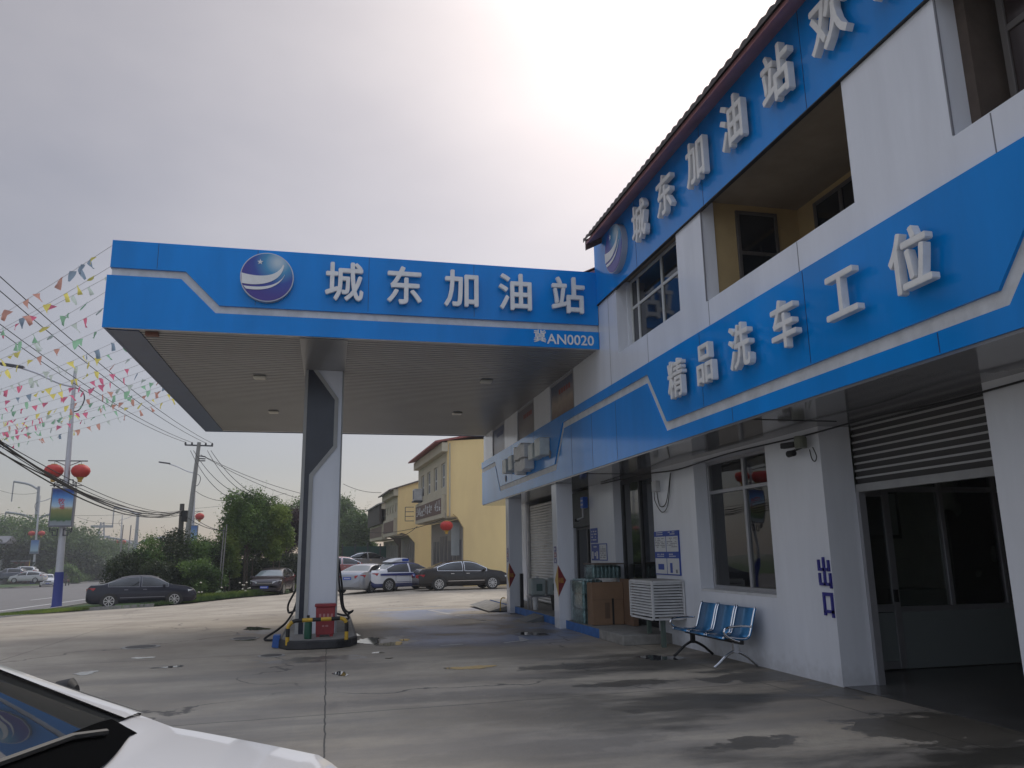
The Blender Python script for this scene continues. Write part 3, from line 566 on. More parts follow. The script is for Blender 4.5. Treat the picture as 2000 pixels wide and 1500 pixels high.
for x, y in ((-1.52, 16.86), (3.28, 16.51), (-1.5, 21.03), (3.28, 20.59)):
    o = box('downlight', mat('lamp_housing', (.62, .6, .52), .4), CN, x-.13, x+.13, y-.13, y+.13, CZ0-.05, CZ0-.002, bevel=.02)
box('junction_box', mat('rusty', (.2, .08, .05), .7), CN, -3.1, -2.9, CY+.2, CY+.32, CZ0-.06, CZ0)
# pillar
PX0, PX1, PY = -.56, .18, 16.0
box('pillar', WHITE, CN, PX0, PX1, PY, PY+.62, .12, CZ0-.02, bevel=.006)
DKP = mat('dark_panel', (.02, .024, .04), .25, var=.2); TRM = mat('trim_grey', (.40, .40, .38), .45, var=.1)
dk = [(-.5, .13), (-.5, 5.295), (-.41, 5.295), (.035, 4.69), (.035, 3.75), (-.41, 3.17), (-.41, .13)]
MB().prism([(x, PY-.025, z) for x, z in dk], (0, .024, 0)).build('dark_panel', DKP, CN)
tr_ = [(-.41, 5.295), (.035, 4.69), (.035, 3.75), (-.41, 3.17), (-.41, .13)]; tu = offset_path(tr_, .075)
b = MB()
for i in range(4): b.prism([(tr_[i][0], PY-.03, tr_[i][1]), (tr_[i+1][0], PY-.03, tr_[i+1][1]), (tu[i+1].x, PY-.03, tu[i+1].y), (tu[i].x, PY-.03, tu[i].y)], (0, .029, 0))
b.build('trim', TRM, CN)
box('edge_trim', TRM, CN, PX0-.004, -.502, PY-.02, PY-.001, .13, 5.29); box('edge_trim', TRM, CN, PX1, PX1+.03, PY+.02, PY+.6, .13, 5.29)
# letters, licence number and emblem
for ch, x in zip('城东加油站', (.13, 1.18, 2.2, 3.2, 4.22)):
    text(ch, .74, LETTER, 'letter', CN, (x, CY-.09, 6.29), MY, .055, .018, .92)
b_ = text('AN0020', .27, LETTER, 'licence_number', CN, (4.27, CY-.023, 5.455), MY, .006, .012, .98)
text('冀', .25, LETTER, 'licence_number', CN, (3.68, CY-.023, 5.50), MY, .006, .012)
def emblem(parent, c, r, frame):     # frame: (right, up, out) unit vectors
    rr, uu, oo = [Vector(v) for v in frame]; c = Vector(c)
    Mx = Matrix((rr, uu, oo)).transposed()
    def put(pts, z0, z1, name, m, smooth=False): return MB().prism([c+Mx @ Vector((x*r, y*r, z0)) for x, y in pts], oo*(z1-z0)).build(name, m, parent, bevel=0)
    circ = lambda q, n=48: [(q*cos(2*pi*i/n), q*sin(2*pi*i/n)) for i in range(n)]
    put(circ(1.0), 0, .10, 'emblem_rim', mat('emblem_rim', (.5, .5, .52), .3, metal=.3))
    m = MATS.get('emblem_face')
    o = put(circ(.965), .10, .106, 'emblem_disc', WHITE); me = o.data
    m = bpy.data.materials.new('emblem_face'); m.use_nodes = True; t = m.node_tree; n = t.nodes.new; l = t.links.new; bb = t.nodes['Principled BSDF']; bb.inputs['Roughness'].default_value = .3
    tcn = n('ShaderNodeTexCoord'); ds = n('ShaderNodeVectorMath'); ds.operation = 'DISTANCE'; inv = rootm(parent).inverted(); ds.inputs[1].default_value = inv @ (c+Mx @ Vector((.38*r, .62*r, .1))); l(tcn.outputs['Object'], ds.inputs[0])
    dv = n('ShaderNodeMath'); dv.operation = 'DIVIDE'; dv.inputs[1].default_value = r*1.5; l(ds.outputs['Value'], dv.inputs[0]); rp = n('ShaderNodeValToRGB'); l(dv.outputs[0], rp.inputs[0])
    e = rp.color_ramp.elements; e[0].position = .06; e[0].color = (.5, .6, .66, 1); e[1].position = .95; e[1].color = (.05, .03, .25, 1); k = e.new(.32); k.color = (.05, .28, .5, 1); k = e.new(.6); k.color = (.025, .06, .33, 1)
    l(rp.outputs[0], bb.inputs['Base Color']); me.materials[0] = m
    def band(lo, hi, name):
        xs = [i/20 for i in range(21)]; P = [lo(t) for t in xs]+[hi(t) for t in xs][::-1]; put(P, .107, .114, name, LETTER)
    def bez(p, q, s_, e_): return lambda t: tuple((1-t)**3*p[i]+3*t*(1-t)**2*q[i]+3*t*t*(1-t)*s_[i]+t**3*e_[i] for i in range(2))
    band(bez((-.93, -.30), (-.2, -.42), (.55, -.2), (.62, .5)), bez((-.955, .12), (-.3, -.05), (.42, .0), (.58, .55)), 'emblem_swoosh')
    band(bez((-.76, -.52), (0, -.62), (.5, -.35), (.66, .12)), bez((-.86, -.40), (0, -.50), (.5, -.28), (.66, .14)), 'emblem_swoosh')
    st = []
    for i in range(10): a = pi/2+i*pi/5; q = .12 if i % 2 == 0 else .05; st.append((-.28+q*cos(a), .6+q*sin(a)))
    put(st, .107, .112, 'emblem_star', LETTER)
emblem(CN, (-1.17, CY-.03, 6.285), .44, ((1, 0, 0), (0, 0, 1), (0, -1, 0)))
emblem(BL, (F-.03, 12.17, 6.79), .43, ((0, -1, 0), (0, 0, 1), (-1, 0, 0)))

# ---------------------------------------------------------------- pump island
IY0, IY1, IX0, IX1 = 14.75, 21.5, -.86, .56
ISL = [(-.80, 15.15), (-.66, 14.82), (-.3, 14.72), (.2, 14.74), (.46, 14.95), (.58, 15.3), (.6, 20.9), (.3, 21.5), (-.55, 21.5), (-.82, 21.0)]
isl = MB().prism([(x, y, 0) for x, y in ISL], (0, 0, .15)).build('pump_island', mat('island_black', (.03, .03, .032), .6, var=.4, vs=5), bevel=.02); tag(isl, 'raised black edged pump island around the canopy pillar', 'pump island')
cx_, cy_ = -.11, 18.1
tp = MB().prism([(cx_+(x-cx_)*.93, cy_+(y-cy_)*.98, .151) for x, y in ISL], (0, 0, .004)).build('island_top', CONC2, isl)
GR = thing('guard_rail', 'yellow and black striped tube guard rail on the pump island', 'guard rail', (-.1, 14.85, .1))
path = smooth_path([(-.64, 14.85, .08), (-.64, 14.85, .3), (-.63, 14.85, .4), (-.55, 14.85, .475), (-.4, 14.85, .49), (.1, 14.85, .50), (.28, 14.85, .50), (.36, 14.85, .43), (.37, 14.85, .3), (.37, 14.85, .1)], 8)
acc = 0; segs = []; cur = [path[0]]; ci = 0
for i in range(1, len(path)):
    acc += (path[i]-path[i-1]).length; cur.append(path[i])
    if acc > .135: segs.append((cur, ci)); cur = [path[i]]; ci ^= 1; acc = 0
if len(cur) > 1: segs.append((cur, ci))
by, bk = MB(), MB()
for s_, k in segs: (bk if k else by).tube(s_, .034, 12)
by.build('yellow_band', YEL, GR, smooth=True); bk.build('black_band', BLACK, GR, smooth=True)
FB = thing('fire_box', 'red plastic fire bucket box standing against the pillar foot', 'fire box', (.0, 15.4, .155))
b = MB().prism([(-.17, 15.3, .19), (.155, 15.3, .19), (.17, 15.3, .68), (-.18, 15.3, .68)], (0, .3, 0)); b.build('body', RED, FB, bevel=.012)
box('lid', RED, FB, -.2, .19, 15.28, 15.62, .68, .73, bevel=.01); b = MB().box(-.16, -.1, 15.31, 15.55, .156, .19).box(.08, .14, 15.31, 15.55, .156, .19); b.build('foot', RED, FB)
text('加油站', .11, mat('pale_red', (.5, .2, .2), .6), 'caption', FB, (0, 15.298, .53), MY, .004, .0) if False else None
b = Multi()
for k in range(4): b.box(-.12+k*.07, -.08+k*.07, 15.294, 15.299, .5, .56)
b.box(-.06, -.02, 15.294, 15.299, .33, .36).box(.0, .05, 15.294, 15.299, .33, .36); b.build('lettering', mat('pale_red', (.45, .2, .2), .6), FB)
GC = thing('fire_extinguisher', 'slim dark green extinguisher cylinder standing left of the red box', 'extinguisher', (-.3, 15.05, .155))
MB().lathe([(.062, .0), (.068, .02), (.068, .27), (.05, .32), (.02, .345), (.02, .37)], (-.3, 15.05, .156), 18).build('cylinder', GREEN, GC, smooth=True)
MB().box(-.33, -.28, 15.03, 15.07, .52, .56).build('valve', BLACK, GC)
BB = tag(MB().prism([(-.92, 15.15, .02), (-.80, 15.15, .0), (-.78, 15.15, .22), (-.9, 15.15, .23)], (0, .3, 0)).build('blue_bin', mat('bin_blue', (.02, .09, .32), .5), bevel=.01), 'small blue plastic bin at the left end of the pump island', 'bin')
DP = thing('fuel_dispenser', 'fuel dispenser behind the canopy pillar with black hoses hanging on both sides', 'fuel dispenser', (-.15, 18.6, .155))
box('cabinet', WHITED, DP, -.50, .22, 18.3, 18.9, .156, 1.5, bevel=.02); box('head', SBLUE, DP, -.46, .18, 18.25, 18.95, 1.5, 1.85, bevel=.02)
box('display', DARK, DP, -.4, .12, 18.28, 18.299, 1.1, 1.4)
for pts in ([(-.5, 18.5, 1.3), (-.62, 18.2, .95), (-.78, 18.0, .62), (-.78, 17.9, .46), (-.72, 17.8, .44), (-.55, 18.3, .5)],
            [(-.5, 18.4, 1.2), (-.62, 17.6, .6), (-.74, 17.0, .34), (-.9, 16.7, .2), (-1.14, 16.5, .04), (-.9, 16.4, .03), (-.84, 16.4, .04)],
            [(.22, 18.5, 1.6), (.32, 18.2, 1.0), (.36, 17.8, .55), (.46, 17.6, .42), (.56, 17.7, .44), (.42, 17.9, .34), (.24, 18.3, .35)],
            [(.22, 18.4, 1.4), (.28, 18.1, .9), (.34, 17.9, .5), (.48, 17.6, .3), (.3, 17.9, .26)]):
    MB().tube(smooth_path(pts, 8), .022, 8).build('hose', BLACK, DP, smooth=True)

# ---------------------------------------------------------------- things around the shop front
def stickers(y, lab):
    s = thing('number_sticker', lab, 'sticker', (F+.03, y, 1.5), 0, 'pump number stickers on the columns')
    for k in range(3): box('square', mat('stk%d' % (k % 2), ((.07, .06, .2), (.22, .06, .10))[k % 2], .5), s, F+.024, F+.029, y+.10, y+.28, 1.36+k*.125, 1.47+k*.125); box('digit', PAPER, s, F+.021, F+.0235, y+.16, y+.22, 1.385+k*.125, 1.445+k*.125)
stickers(16.72, 'three stacked number stickers on the nearer white column'); stickers(21.5, 'three stacked number stickers on the far white column')
def diamond(y, lab):
    d = thing('fu_diamond', lab, 'decoration', (F+.03, y, 1.0), 0, 'festive diamonds folded round the column corners')
    MB().prism([(F+.027, y, .66), (F+.027, y, 1.33), (F+.027, y+.26, 1.0)], (-.003, 0, 0)).build('gold_reflection_half', GOLD, d)  # gold on the folded side paints the reflection in the red foil
    MB().prism([(F+.026, y-.004, .66), (F+.026, y-.004, 1.33), (F+.2, y-.004, 1.0)], (0, .003, 0)).build('red_half', mat('diamond_red', (.22, .025, .03), .5), d)
    o = text('福', .12, GOLD, 'character', d, (F+.085, y-.005, 1.0), MY, .002)
diamond(16.72, 'red and gold paper diamond, one half painted as foil reflection, on the nearer white column'); diamond(21.5, 'red and gold paper diamond, one half painted as foil reflection, on the far white column')
def letters_block(b, x, y0, y1, z0, z1, rows, seed, fill=.7):     # rows of tiny text-like strokes on a face x = const
    q = random.Random(seed); h = (z1-z0)/rows
    for r_ in range(rows):
        y = y1
        while y > y0+.02:
            wd = q.uniform(.02, .06); 
            if q.random() < fill: b.box(x-.0012, x, max(y0, y-wd), y, z0+r_*h+h*.25, z0+r_*h+h*.7)
            y -= wd+.012
    return b
NB = thing('notice_board', 'large blue and white four panel notice board on the wall left of the window', 'notice board', (W, 13.3, 1.2))
box('board', SBLUE, NB, W-.02, W-.002, 12.80, 13.86, 1.17, 1.94)
b = MB(); bi = MB(); bw = MB()
for iy in range(2):
    for iz in range(2):
        y0, z0 = 12.83+iy*.52, 1.19+iz*.385; b.box(W-.024, W-.0205, y0, y0+.49, z0, z0+.27)
        letters_block(bw, W-.0212, y0+.1, y0+.4, z0+.29, z0+.36, 2, iy+iz*2, .9)
        if iz: letters_block(bi, W-.0245, y0+.03, y0+.46, z0+.07, z0+.25, 6, 5+iy)
bi.box(W-.0262, W-.0245, 12.9, 12.97, 1.21, 1.27)
b.build('page', PAPER, NB); bi.build('text_line', INK, NB); bw.build('heading', PAPER, NB)
b = Multi().box(W-.0262, W-.0245, 13.46, 13.72, 1.26, 1.36).box(W-.0262, W-.0245, 13.1, 13.2, 1.21, 1.38); b.build('picture', SBLUE, NB)
S1 = thing('wall_sign', 'blue sign above the small notice beside the doorway', 'sign', (W, 17.3, 1.8)); box('plate', SBLUE, S1, W-.012, W-.002, 17.1, 17.58, 1.79, 2.12)
letters_block(MB(), W-.0125, 17.15, 17.5, 1.83, 2.08, 4, 9).build('text_line', PAPER, S1)
S2 = thing('notice_board', 'blue and white notice sheet with a person pictogram beside the doorway', 'notice board', (W, 17, 1.4)); box('board', SBLUE, S2, W-.012, W-.002, 16.5, 17.55, 1.40, 1.77)
box('page', PAPER, S2, W-.014, W-.0122, 16.52, 16.98, 1.42, 1.75); letters_block(MB(), W-.0145, 16.56, 16.94, 1.45, 1.72, 6, 4).build('text_line', INK, S2)
b = MB().box(W-.014, W-.0122, 17.1, 17.2, 1.44, 1.6).box(W-.014, W-.0122, 17.24, 17.32, 1.5, 1.58).box(W-.014, W-.0122, 17.4, 17.5, 1.44, 1.6); letters_block(b, W-.0125, 17.15, 17.45, 1.67, 1.74, 1, 2, .9); b.build('pictogram', PAPER, S2)
LB = thing('light_box', 'small square blue light box hanging by the doorway', 'sign', (W-.1, 17.75, 2.7)); box('box', mat('lit_blue', (.02, .12, .55), .4), LB, W-.14, W-.02, 17.66, 17.86, 2.6, 2.86, bevel=.01)
letters_block(MB(), W-.1405, 17.69, 17.83, 2.64, 2.82, 2, 8, 1).build('text_line', PAPER, LB)
WC = thing('wall_bracket', 'grey bracket arm below the small blue light box', 'bracket', (W-.1, 17.8, 2.5)); MB().tube([(W-.1, 17.8, 2.6), (W-.1, 17.8, 2.38), (W-.2, 17.95, 2.34)], .03, 8).build('arm', ALU, WC); MB().cbox((W-.22, 17.98, 2.33), (.1, .1, .07)).build('head', BLACK, WC)
# exit lettering: 出口 standing on the pier
b = MB(); x = W-.022
def zb(y0, y1, z0, z1): b.box(x, W-.001, y0, y1, z0, z1)
zb(8.70, 8.735, 1.15, 1.49); zb(8.62, 8.80, 1.325, 1.36); zb(8.80, 8.835, 1.325, 1.46); zb(8.605, 8.64, 1.32, 1.455); zb(8.60, 8.83, 1.15, 1.185); zb(8.80, 8.835, 1.185, 1.30); zb(8.59, 8.625, 1.12, 1.30)
ex = b.build('exit_lettering', NAVY); tag(ex, 'dark blue raised characters spelling exit, low on the white pier', 'lettering')
b = MB(); zb(8.60, 8.79, 1.03, 1.07); zb(8.755, 8.79, .80, 1.03); zb(8.60, 8.635, .78, 1.03); zb(8.6, 8.78, .83, .865)
o = b.build('character', NAVY, ex, local=True)
# overhead camera on the pier
SC = thing('security_camera', 'dark security camera with floodlight under the fascia beside the wash bay', 'camera', (W-.1, 8.75, 2.9))
MB().lathe([(.075, -.02), (.08, .1), (.07, .13)], (W-.13, 8.78, 2.86), 14).build('junction_can', mat('can', (.16, .17, .13), .6), SC)
MB().tube([(W-.13, 8.78, 2.84), (W-.1, 9.0, 2.83), (W-.05, 9.05, 2.85)], .012, 6).build('bracket', BLACK, SC)
MB().cbox((W-.14, 9.03, 2.91), (.09, .22, .07), .3).build('visor', BLACK, SC, bevel=.01); MB().lathe([(.04, -.06), (.045, .06)], (W-.12, 9.02, 2.80), 12, 'y').build('lens', BLACK, SC)
MB().tube(smooth_path([(W-.03, 8.75, 2.82), (W-.03, 8.72, 2.7), (W-.03, 8.66, 2.66), (W-.03, 8.62, 2.72), (W-.03, 8.68, 2.84)], 6), .007, 6).build('cable', BLACK, SC)
CBL = tag(MB().tube(smooth_path([(W-.05, 16.6, 3.07), (W-.06, 14, 3.03), (W-.06, 12.6, 2.97), (W-.06, 10.8, 3.02), (W-.07, 8.8, 3.0), (W-.05, 7.4, 3.02), (W-.05, 6.2, 2.99), (W-.03, 4, 3.05)], 8), .011, 6).build('cable', BLACK), 'black cable strung along the wall under the fascia', 'cable')
JB = thing('junction_box', 'white junction box with drooping wires on the wall above the notice board', 'junction box', (W-.05, 13.6, 2.6))
box('cover', WHITED, JB, W-.09, W-.002, 13.5, 13.7, 2.66, 2.86, bevel=.01)
for pts in ([(W-.04, 13.7, 2.68), (W-.04, 13.68, 2.5), (W-.04, 13.4, 2.28), (W-.04, 13.12, 2.4), (W-.03, 12.95, 2.95)], [(W-.03, 13.6, 2.68), (W-.03, 13.5, 2.4), (W-.03, 13.2, 2.45), (W-.02, 12.98, 2.95)]): MB().tube(smooth_path(pts, 6), .008, 6).build('wire', BLACK, JB)

# bench of three perforated seats
BN = thing('bench', 'three seat blue metal bench with chrome arms against the white wall', 'bench', (5.5, 11, 0))
BST = mat('bench_blue', (.03, .17, .36), .28, metal=.5, var=.15, vs=20)
prof = [(5.28, .405), (5.31, .425), (5.40, .415), (5.55, .395), (5.63, .40), (5.675, .43), (5.71, .52), (5.75, .66), (5.79, .78), (5.81, .795)]
P2 = smooth_path([(x, 0, z) for x, z in prof], 4)
for k in range(3):
    y0 = 10.2+k*.56; b = MB(); n_ = len(P2); b.v = [(p.x, y0, p.z) for p in P2]+[(p.x, y0+.52, p.z) for p in P2]; b.f = [(i, i+1, n_+i+1, n_+i) for i in range(n_-1)]
    o = b.build('seat', BST, BN, smooth=True); sm = o.modifiers.new('s', 'SOLIDIFY'); sm.thickness = .014
    for yy in (y0+.012, y0+.508): MB().tube([(p.x-.004, yy, p.z+.006) for p in P2], .012, 8).build('seat_rim', CHROME, BN, smooth=True)
MB().box(5.50, 5.56, 10.15, 11.9, .33, .385).build('crossbeam', BLACK, BN, bevel=.008)
for y, m_ in ((10.36, STEEL), (11.68, BLACK)):
    b = MB().tube(smooth_path([(5.20, y, .02), (5.26, y, .06), (5.40, y, .17), (5.53, y, .22), (5.68, y, .16), (5.82, y, .05), (5.85, y, .02)], 6), .02, 8); b.box(5.50, 5.56, y-.03, y+.03, .2, .34); b.build('leg', m_, BN, smooth=True)
for y in (10.17, 11.92):
    MB().tube(smooth_path([(5.70, y, .56), (5.50, y, .57), (5.34, y, .555), (5.28, y, .51), (5.31, y, .45), (5.42, y, .39), (5.53, y, .36)], 6), .015, 8).build('armrest', CHROME, BN, smooth=True)

# white louvred cage
CG = thing('louvre_cage', 'white slatted metal cage standing on legs at the shop step', 'cage', (5.6, 13.2, .17))
gx0, gx1, gy0, gy1, gz0, gz1 = 5.34, 5.90, 12.72, 13.72, .47, 1.08
b = MB()
for (x, y) in ((gx0, gy0), (gx0, gy1), (gx1, gy0), (gx1, gy1)): b.box(x-.018, x+.018, y-.018, y+.018, gz0, gz1)
for z in (gz0, gz1):
    b.box(gx0-.016, gx0+.016, gy0+.02, gy1-.02, z-.016, z+.016).box(gx0+.02, gx1-.02, gy0-.016, gy0+.016, z-.016, z+.016).box(gx0+.02, gx1-.02, gy1-.016, gy1+.016, z-.016, z+.016)
b.build('frame', WHITED, CG)
b = MB()
for k in range(12):
    z = gz0+.045+k*.047; b.prism([(gx0-.02, gy0+.02, z), (gx0-.015, gy0+.02, z+.004), (gx0+.012, gy0+.02, z+.032), (gx0+.007, gy0+.02, z+.03)], (0, gy1-gy0-.04, 0)); b.prism([(gx0+.02, gy0-.02, z), (gx0+.02, gy0-.015, z+.004), (gx0+.02, gy0+.012, z+.032), (gx0+.02, gy0+.007, z+.03)], (gx1-gx0-.04, 0, 0))
b.build('slats', WHITED, CG)
box('inner_unit', DARK, CG, gx0+.06, gx1-.03, gy0+.08, gy1-.06, gz0+.03, gz1-.05); box('top_sheet', mat('dusty_top', (.3, .29, .27), .8), CG, gx0, gx1, gy0, gy1, gz1+.017, gz1+.024)
for y in (gy0+.2, gy1-.2): MB().box(5.55, 5.62, y-.03, y+.03, .0 if y < 13.34 else .172, gz0-.02).build('leg', mat('leg_green', (.10, .14, .12), .6), CG)

# cardboard boxes and bottle packs on the step
CARD = mat('cardboard', (.24, .145, .085), .85, var=.15, vs=3)
CB1 = thing('cardboard_box', 'tall brown cardboard sheet box leaning before the bottle packs', 'box', (5.5, 15.5, .172)); box('carton', CARD, CB1, 5.14, 5.80, 15.3, 15.62, .173, .99, bevel=.008)
box('strip', BLACK, CB1, 5.55, 5.59, 15.293, 15.299, .18, .68); box('label', mat('print', (.13, .08, .05), .8), CB1, 5.40, 5.50, 15.295, 15.299, .3, .6); box('fold', mat('fold', (.15, .09, .055), .8), CB1, 5.15, 5.79, 15.296, 15.299, .655, .662)
CB2 = thing('cardboard_box', 'darker cardboard box behind the tall one, next to the louvre cage', 'box', (5.85, 15.3, .172)); box('carton', mat('cardboard_dark', (.17, .10, .06), .9), CB2, 5.805, 5.925, 14.85, 15.5, .173, 1.05, bevel=.008)
PLW = mat('shrink_wrap', (.30, .42, .43), .2, spec=.7, var=.5, vs=14, bump=.4, bs=30)
def bottle_pack(x0, x1, y0, y1, z0, z1, lab):
    t_ = thing('bottle_pack', lab, 'bottle pack', ((x0+x1)/2, (y0+y1)/2, z0), 0, 'shrink wrapped packs of water bottles'); b = MB()
    nx, ny, nz = max(1, int((x1-x0)/.085)), max(1, int((y1-y0)/.085)), max(1, round((z1-z0)/.27))
    for k in range(nz):
        zz = z0+k*(z1-z0)/nz; h = (z1-z0)/nz-.004
        for i in range(nx):
            for j in range(ny):
                if 0 < i < nx-1 and 0 < j < ny-1 and k < nz-1: continue
                b.lathe([(.033, 0), (.036, .02), (.034, h*.5), (.036, h*.7), (.014, h*.9), (.014, h)], (x0+.043+i*.085, y0+.043+j*.085, zz), 8)
    b.build('bottles', PLW, t_, smooth=True); box('wrap', glassmat('film', (.8, .88, .88), 1.4, .15), t_, x0-.004, x1+.004, y0-.004, y1+.004, z0+.002, z1-.03, bevel=.03, seg=2)
bottle_pack(5.06, 5.5, 15.66, 16.5, .175, 1.05, 'bluish stack of wrapped water bottles at the edge of the step'); bottle_pack(5.28, 5.9, 15.63, 16.2, 1.06, 1.33, 'topmost wrapped layer of bottles above the cardboard box')
box_ = box('wood_board', mat('board', (.13, .10, .08), .8), None, 5.3, 5.92, 15.5, 16.3, 1.335, 1.36); tag(box_, 'flat brown board lying on top of the bottle packs', 'board')
# jerrycans, bins by the roller shutter
JCM = mat('translucent_plastic', (.42, .48, .47), .4, trans=.25, var=.1)
for i, (x0, lab) in enumerate(((5.16, 'left one of two pale translucent jerrycans between the columns'), (5.60, 'right one of two pale translucent jerrycans between the columns'))):
    t_ = thing('jerrycan', lab, 'jerrycan', (x0+.2, 20.4, .5), 0, 'pale jerrycans on the rack'); box('body', JCM, t_, x0, x0+.4, 20.25, 20.6, .5, .94, bevel=.06, seg=3); MB().lathe([(.05, .93), (.05, .99)], (x0+.2, 20.42, 0), 12).build('cap', WHITED, t_); box('label', mat('lbl', (.08, .14, .13), .6), t_, x0+.14, x0+.3, 20.245, 20.249, .62, .8)
RK = thing('rack', 'low metal rack carrying the two jerrycans', 'rack', (5.6, 20.4, .17)); box('shelf', ALU, RK, 5.12, 5.92, 20.22, 20.64, .46, .495)
for x in (5.14, 5.87):
    for y in (20.24, 20.6): box('leg', ALU, RK, x, x+.03, y, y+.03, .172, .46)
BK = tag(MB().lathe([(.16, 0), (.2, .3), (.2, .36), (.18, .36)], (5.72, 19.7, .172), 16).build('black_bucket', BLACK, smooth=True), 'black bucket on the step behind the nearer column', 'bucket')
PB = tag(MB().lathe([(.06, 0), (.075, .3), (.07, .31)], (5.2, 20.0, .172), 14).build('white_bucket', WHITED, smooth=True), 'narrow white bucket in front of the rack', 'bucket')
DT = tag(box('dark_post', DARK, None, 5.06, 5.14, 21.0, 21.1, .172, 1.05), 'thin dark post at the shutter beside the far column', 'post')
YP = tag(MB().tube(smooth_path([(4.75, 22.2, .02), (4.76, 22.2, .25), (4.80, 22.2, .36), (4.9, 22.2, .36)], 4), .015, 6).build('bent_pipe', YEL), 'bent yellow pipe beside the far column', 'pipe')
# office furniture behind the wash bay partition
WBd = thing('whiteboard', 'framed pale board hanging on the wall behind the wash bay glass', 'picture', (9.2, 12.9, 1.5)); box('frame', BLACK, WBd, 9.0, 10.5, 12.93, 12.97, 1.75, 2.65); box('sheet', mat('board_pale', (.75, .78, .82), .5), WBd, 9.07, 10.43, 12.92, 12.929, 1.82, 2.58)
DS = thing('office_desk', 'grey desk seen dimly through the wash bay partition', 'desk', (8.5, 11, 0)); box('top', mat('desk', (.3, .38, .4), .5), DS, 7.6, 9.4, 10.6, 11.3, .9, .95); box('side', MATS['desk'], DS, 7.6, 9.4, 10.65, 10.68, .02, .9)
CH = thing('office_chair', 'red backed chair seen behind the partition door', 'chair', (7.3, 11.4, 0)); box('backrest', mat('chair_red', (.2, .04, .03), .7), CH, 6.95, 7.45, 11.4, 11.46, .5, 1.15, bevel=.03); box('seat', MATS['chair_red'], CH, 6.95, 7.45, 11.0, 11.4, .42, .5)
for x in (7.0, 7.38):
    for y in (11.03, 11.38): box('leg', BLACK, CH, x, x+.03, y, y+.03, .02, .42)

# ---------------------------------------------------------------- cars
def lerp_tab(T, x):
    if x <= T[0][0]: return T[0][1]
    for (a, va), (c, vc) in zip(T, T[1:]):
        if x <= c: return va+(vc-va)*(x-a)/(c-a)
    return T[-1][1]
CARG = mat('car_glass', (.012, .014, .016), .04, spec=.8)
CARGB = mat('car_glass_pale', (.16, .19, .2), .04, spec=.9)
TYRE = mat('tyre', (.012, .012, .012), .8); RIM = mat('alloy_rim', (.5, .5, .5), .35, metal=.7)
HEADL = mat('headlight', (.6, .62, .64), .12, spec=.8); TAILL = mat('taillight', (.35, .015, .02), .2, spec=.7)
PLATE = mat('plate_blue', (.01, .06, .42), .4)
SEDAN = dict(L=4.75, W=1.80, H=1.45,
    top=[(-2.37, .78), (-2.33, .95), (-2.2, 1.06), (-1.75, 1.08), (-1.62, 1.11), (-.95, 1.38), (-.6, 1.44), (-.1, 1.46), (.3, 1.44), (.62, 1.36), (1.22, 1.02), (1.3, .99), (1.9, .90), (2.2, .80), (2.33, .66), (2.37, .5)],
    belt=[(-2.37, .7), (-2.2, .93), (-1.6, .96), (1.2, .90), (1.9, .82), (2.37, .48)], cab=(-1.62, 1.22), ws=(.62, 1.22), rs=(-1.62, -.95), wheels=(-1.40, 1.38), bp=-.12)
HATCH = dict(L=4.4, W=1.78, H=1.47,
    top=[(-2.2, .72), (-2.17, 1.0), (-2.05, 1.15), (-1.75, 1.33), (-1.3, 1.43), (-.7, 1.48), (0, 1.48), (.35, 1.44), (.6, 1.37), (1.26, 1.04), (1.34, 1.0), (1.85, .9), (2.08, .78), (2.17, .62), (2.2, .48)],
    belt=[(-2.2, .7), (-2.05, .98), (-1.6, .99), (1.25, .92), (1.85, .83), (2.2, .46)], cab=(-1.95, 1.26), ws=(.6, 1.26), rs=(-2.12, -1.75), wheels=(-1.33, 1.33), bp=-.15)
SUV = dict(L=4.5, W=1.85, H=1.7,
    top=[(-2.25, .7), (-2.22, 1.1), (-2.1, 1.3), (-1.85, 1.58), (-1.4, 1.68), (-.3, 1.71), (.25, 1.67), (.45, 1.6), (.98, 1.18), (1.05, 1.14), (1.85, 1.05), (2.12, .96), (2.22, .75), (2.25, .5)],
    belt=[(-2.25, .7), (-2.1, 1.1), (-1.6, 1.11), (.98, 1.04), (1.85, .96), (2.25, .5)], cab=(-2.0, .98), ws=(.45, .98), rs=(-2.15, -1.85), wheels=(-1.33, 1.35), bp=-.1)
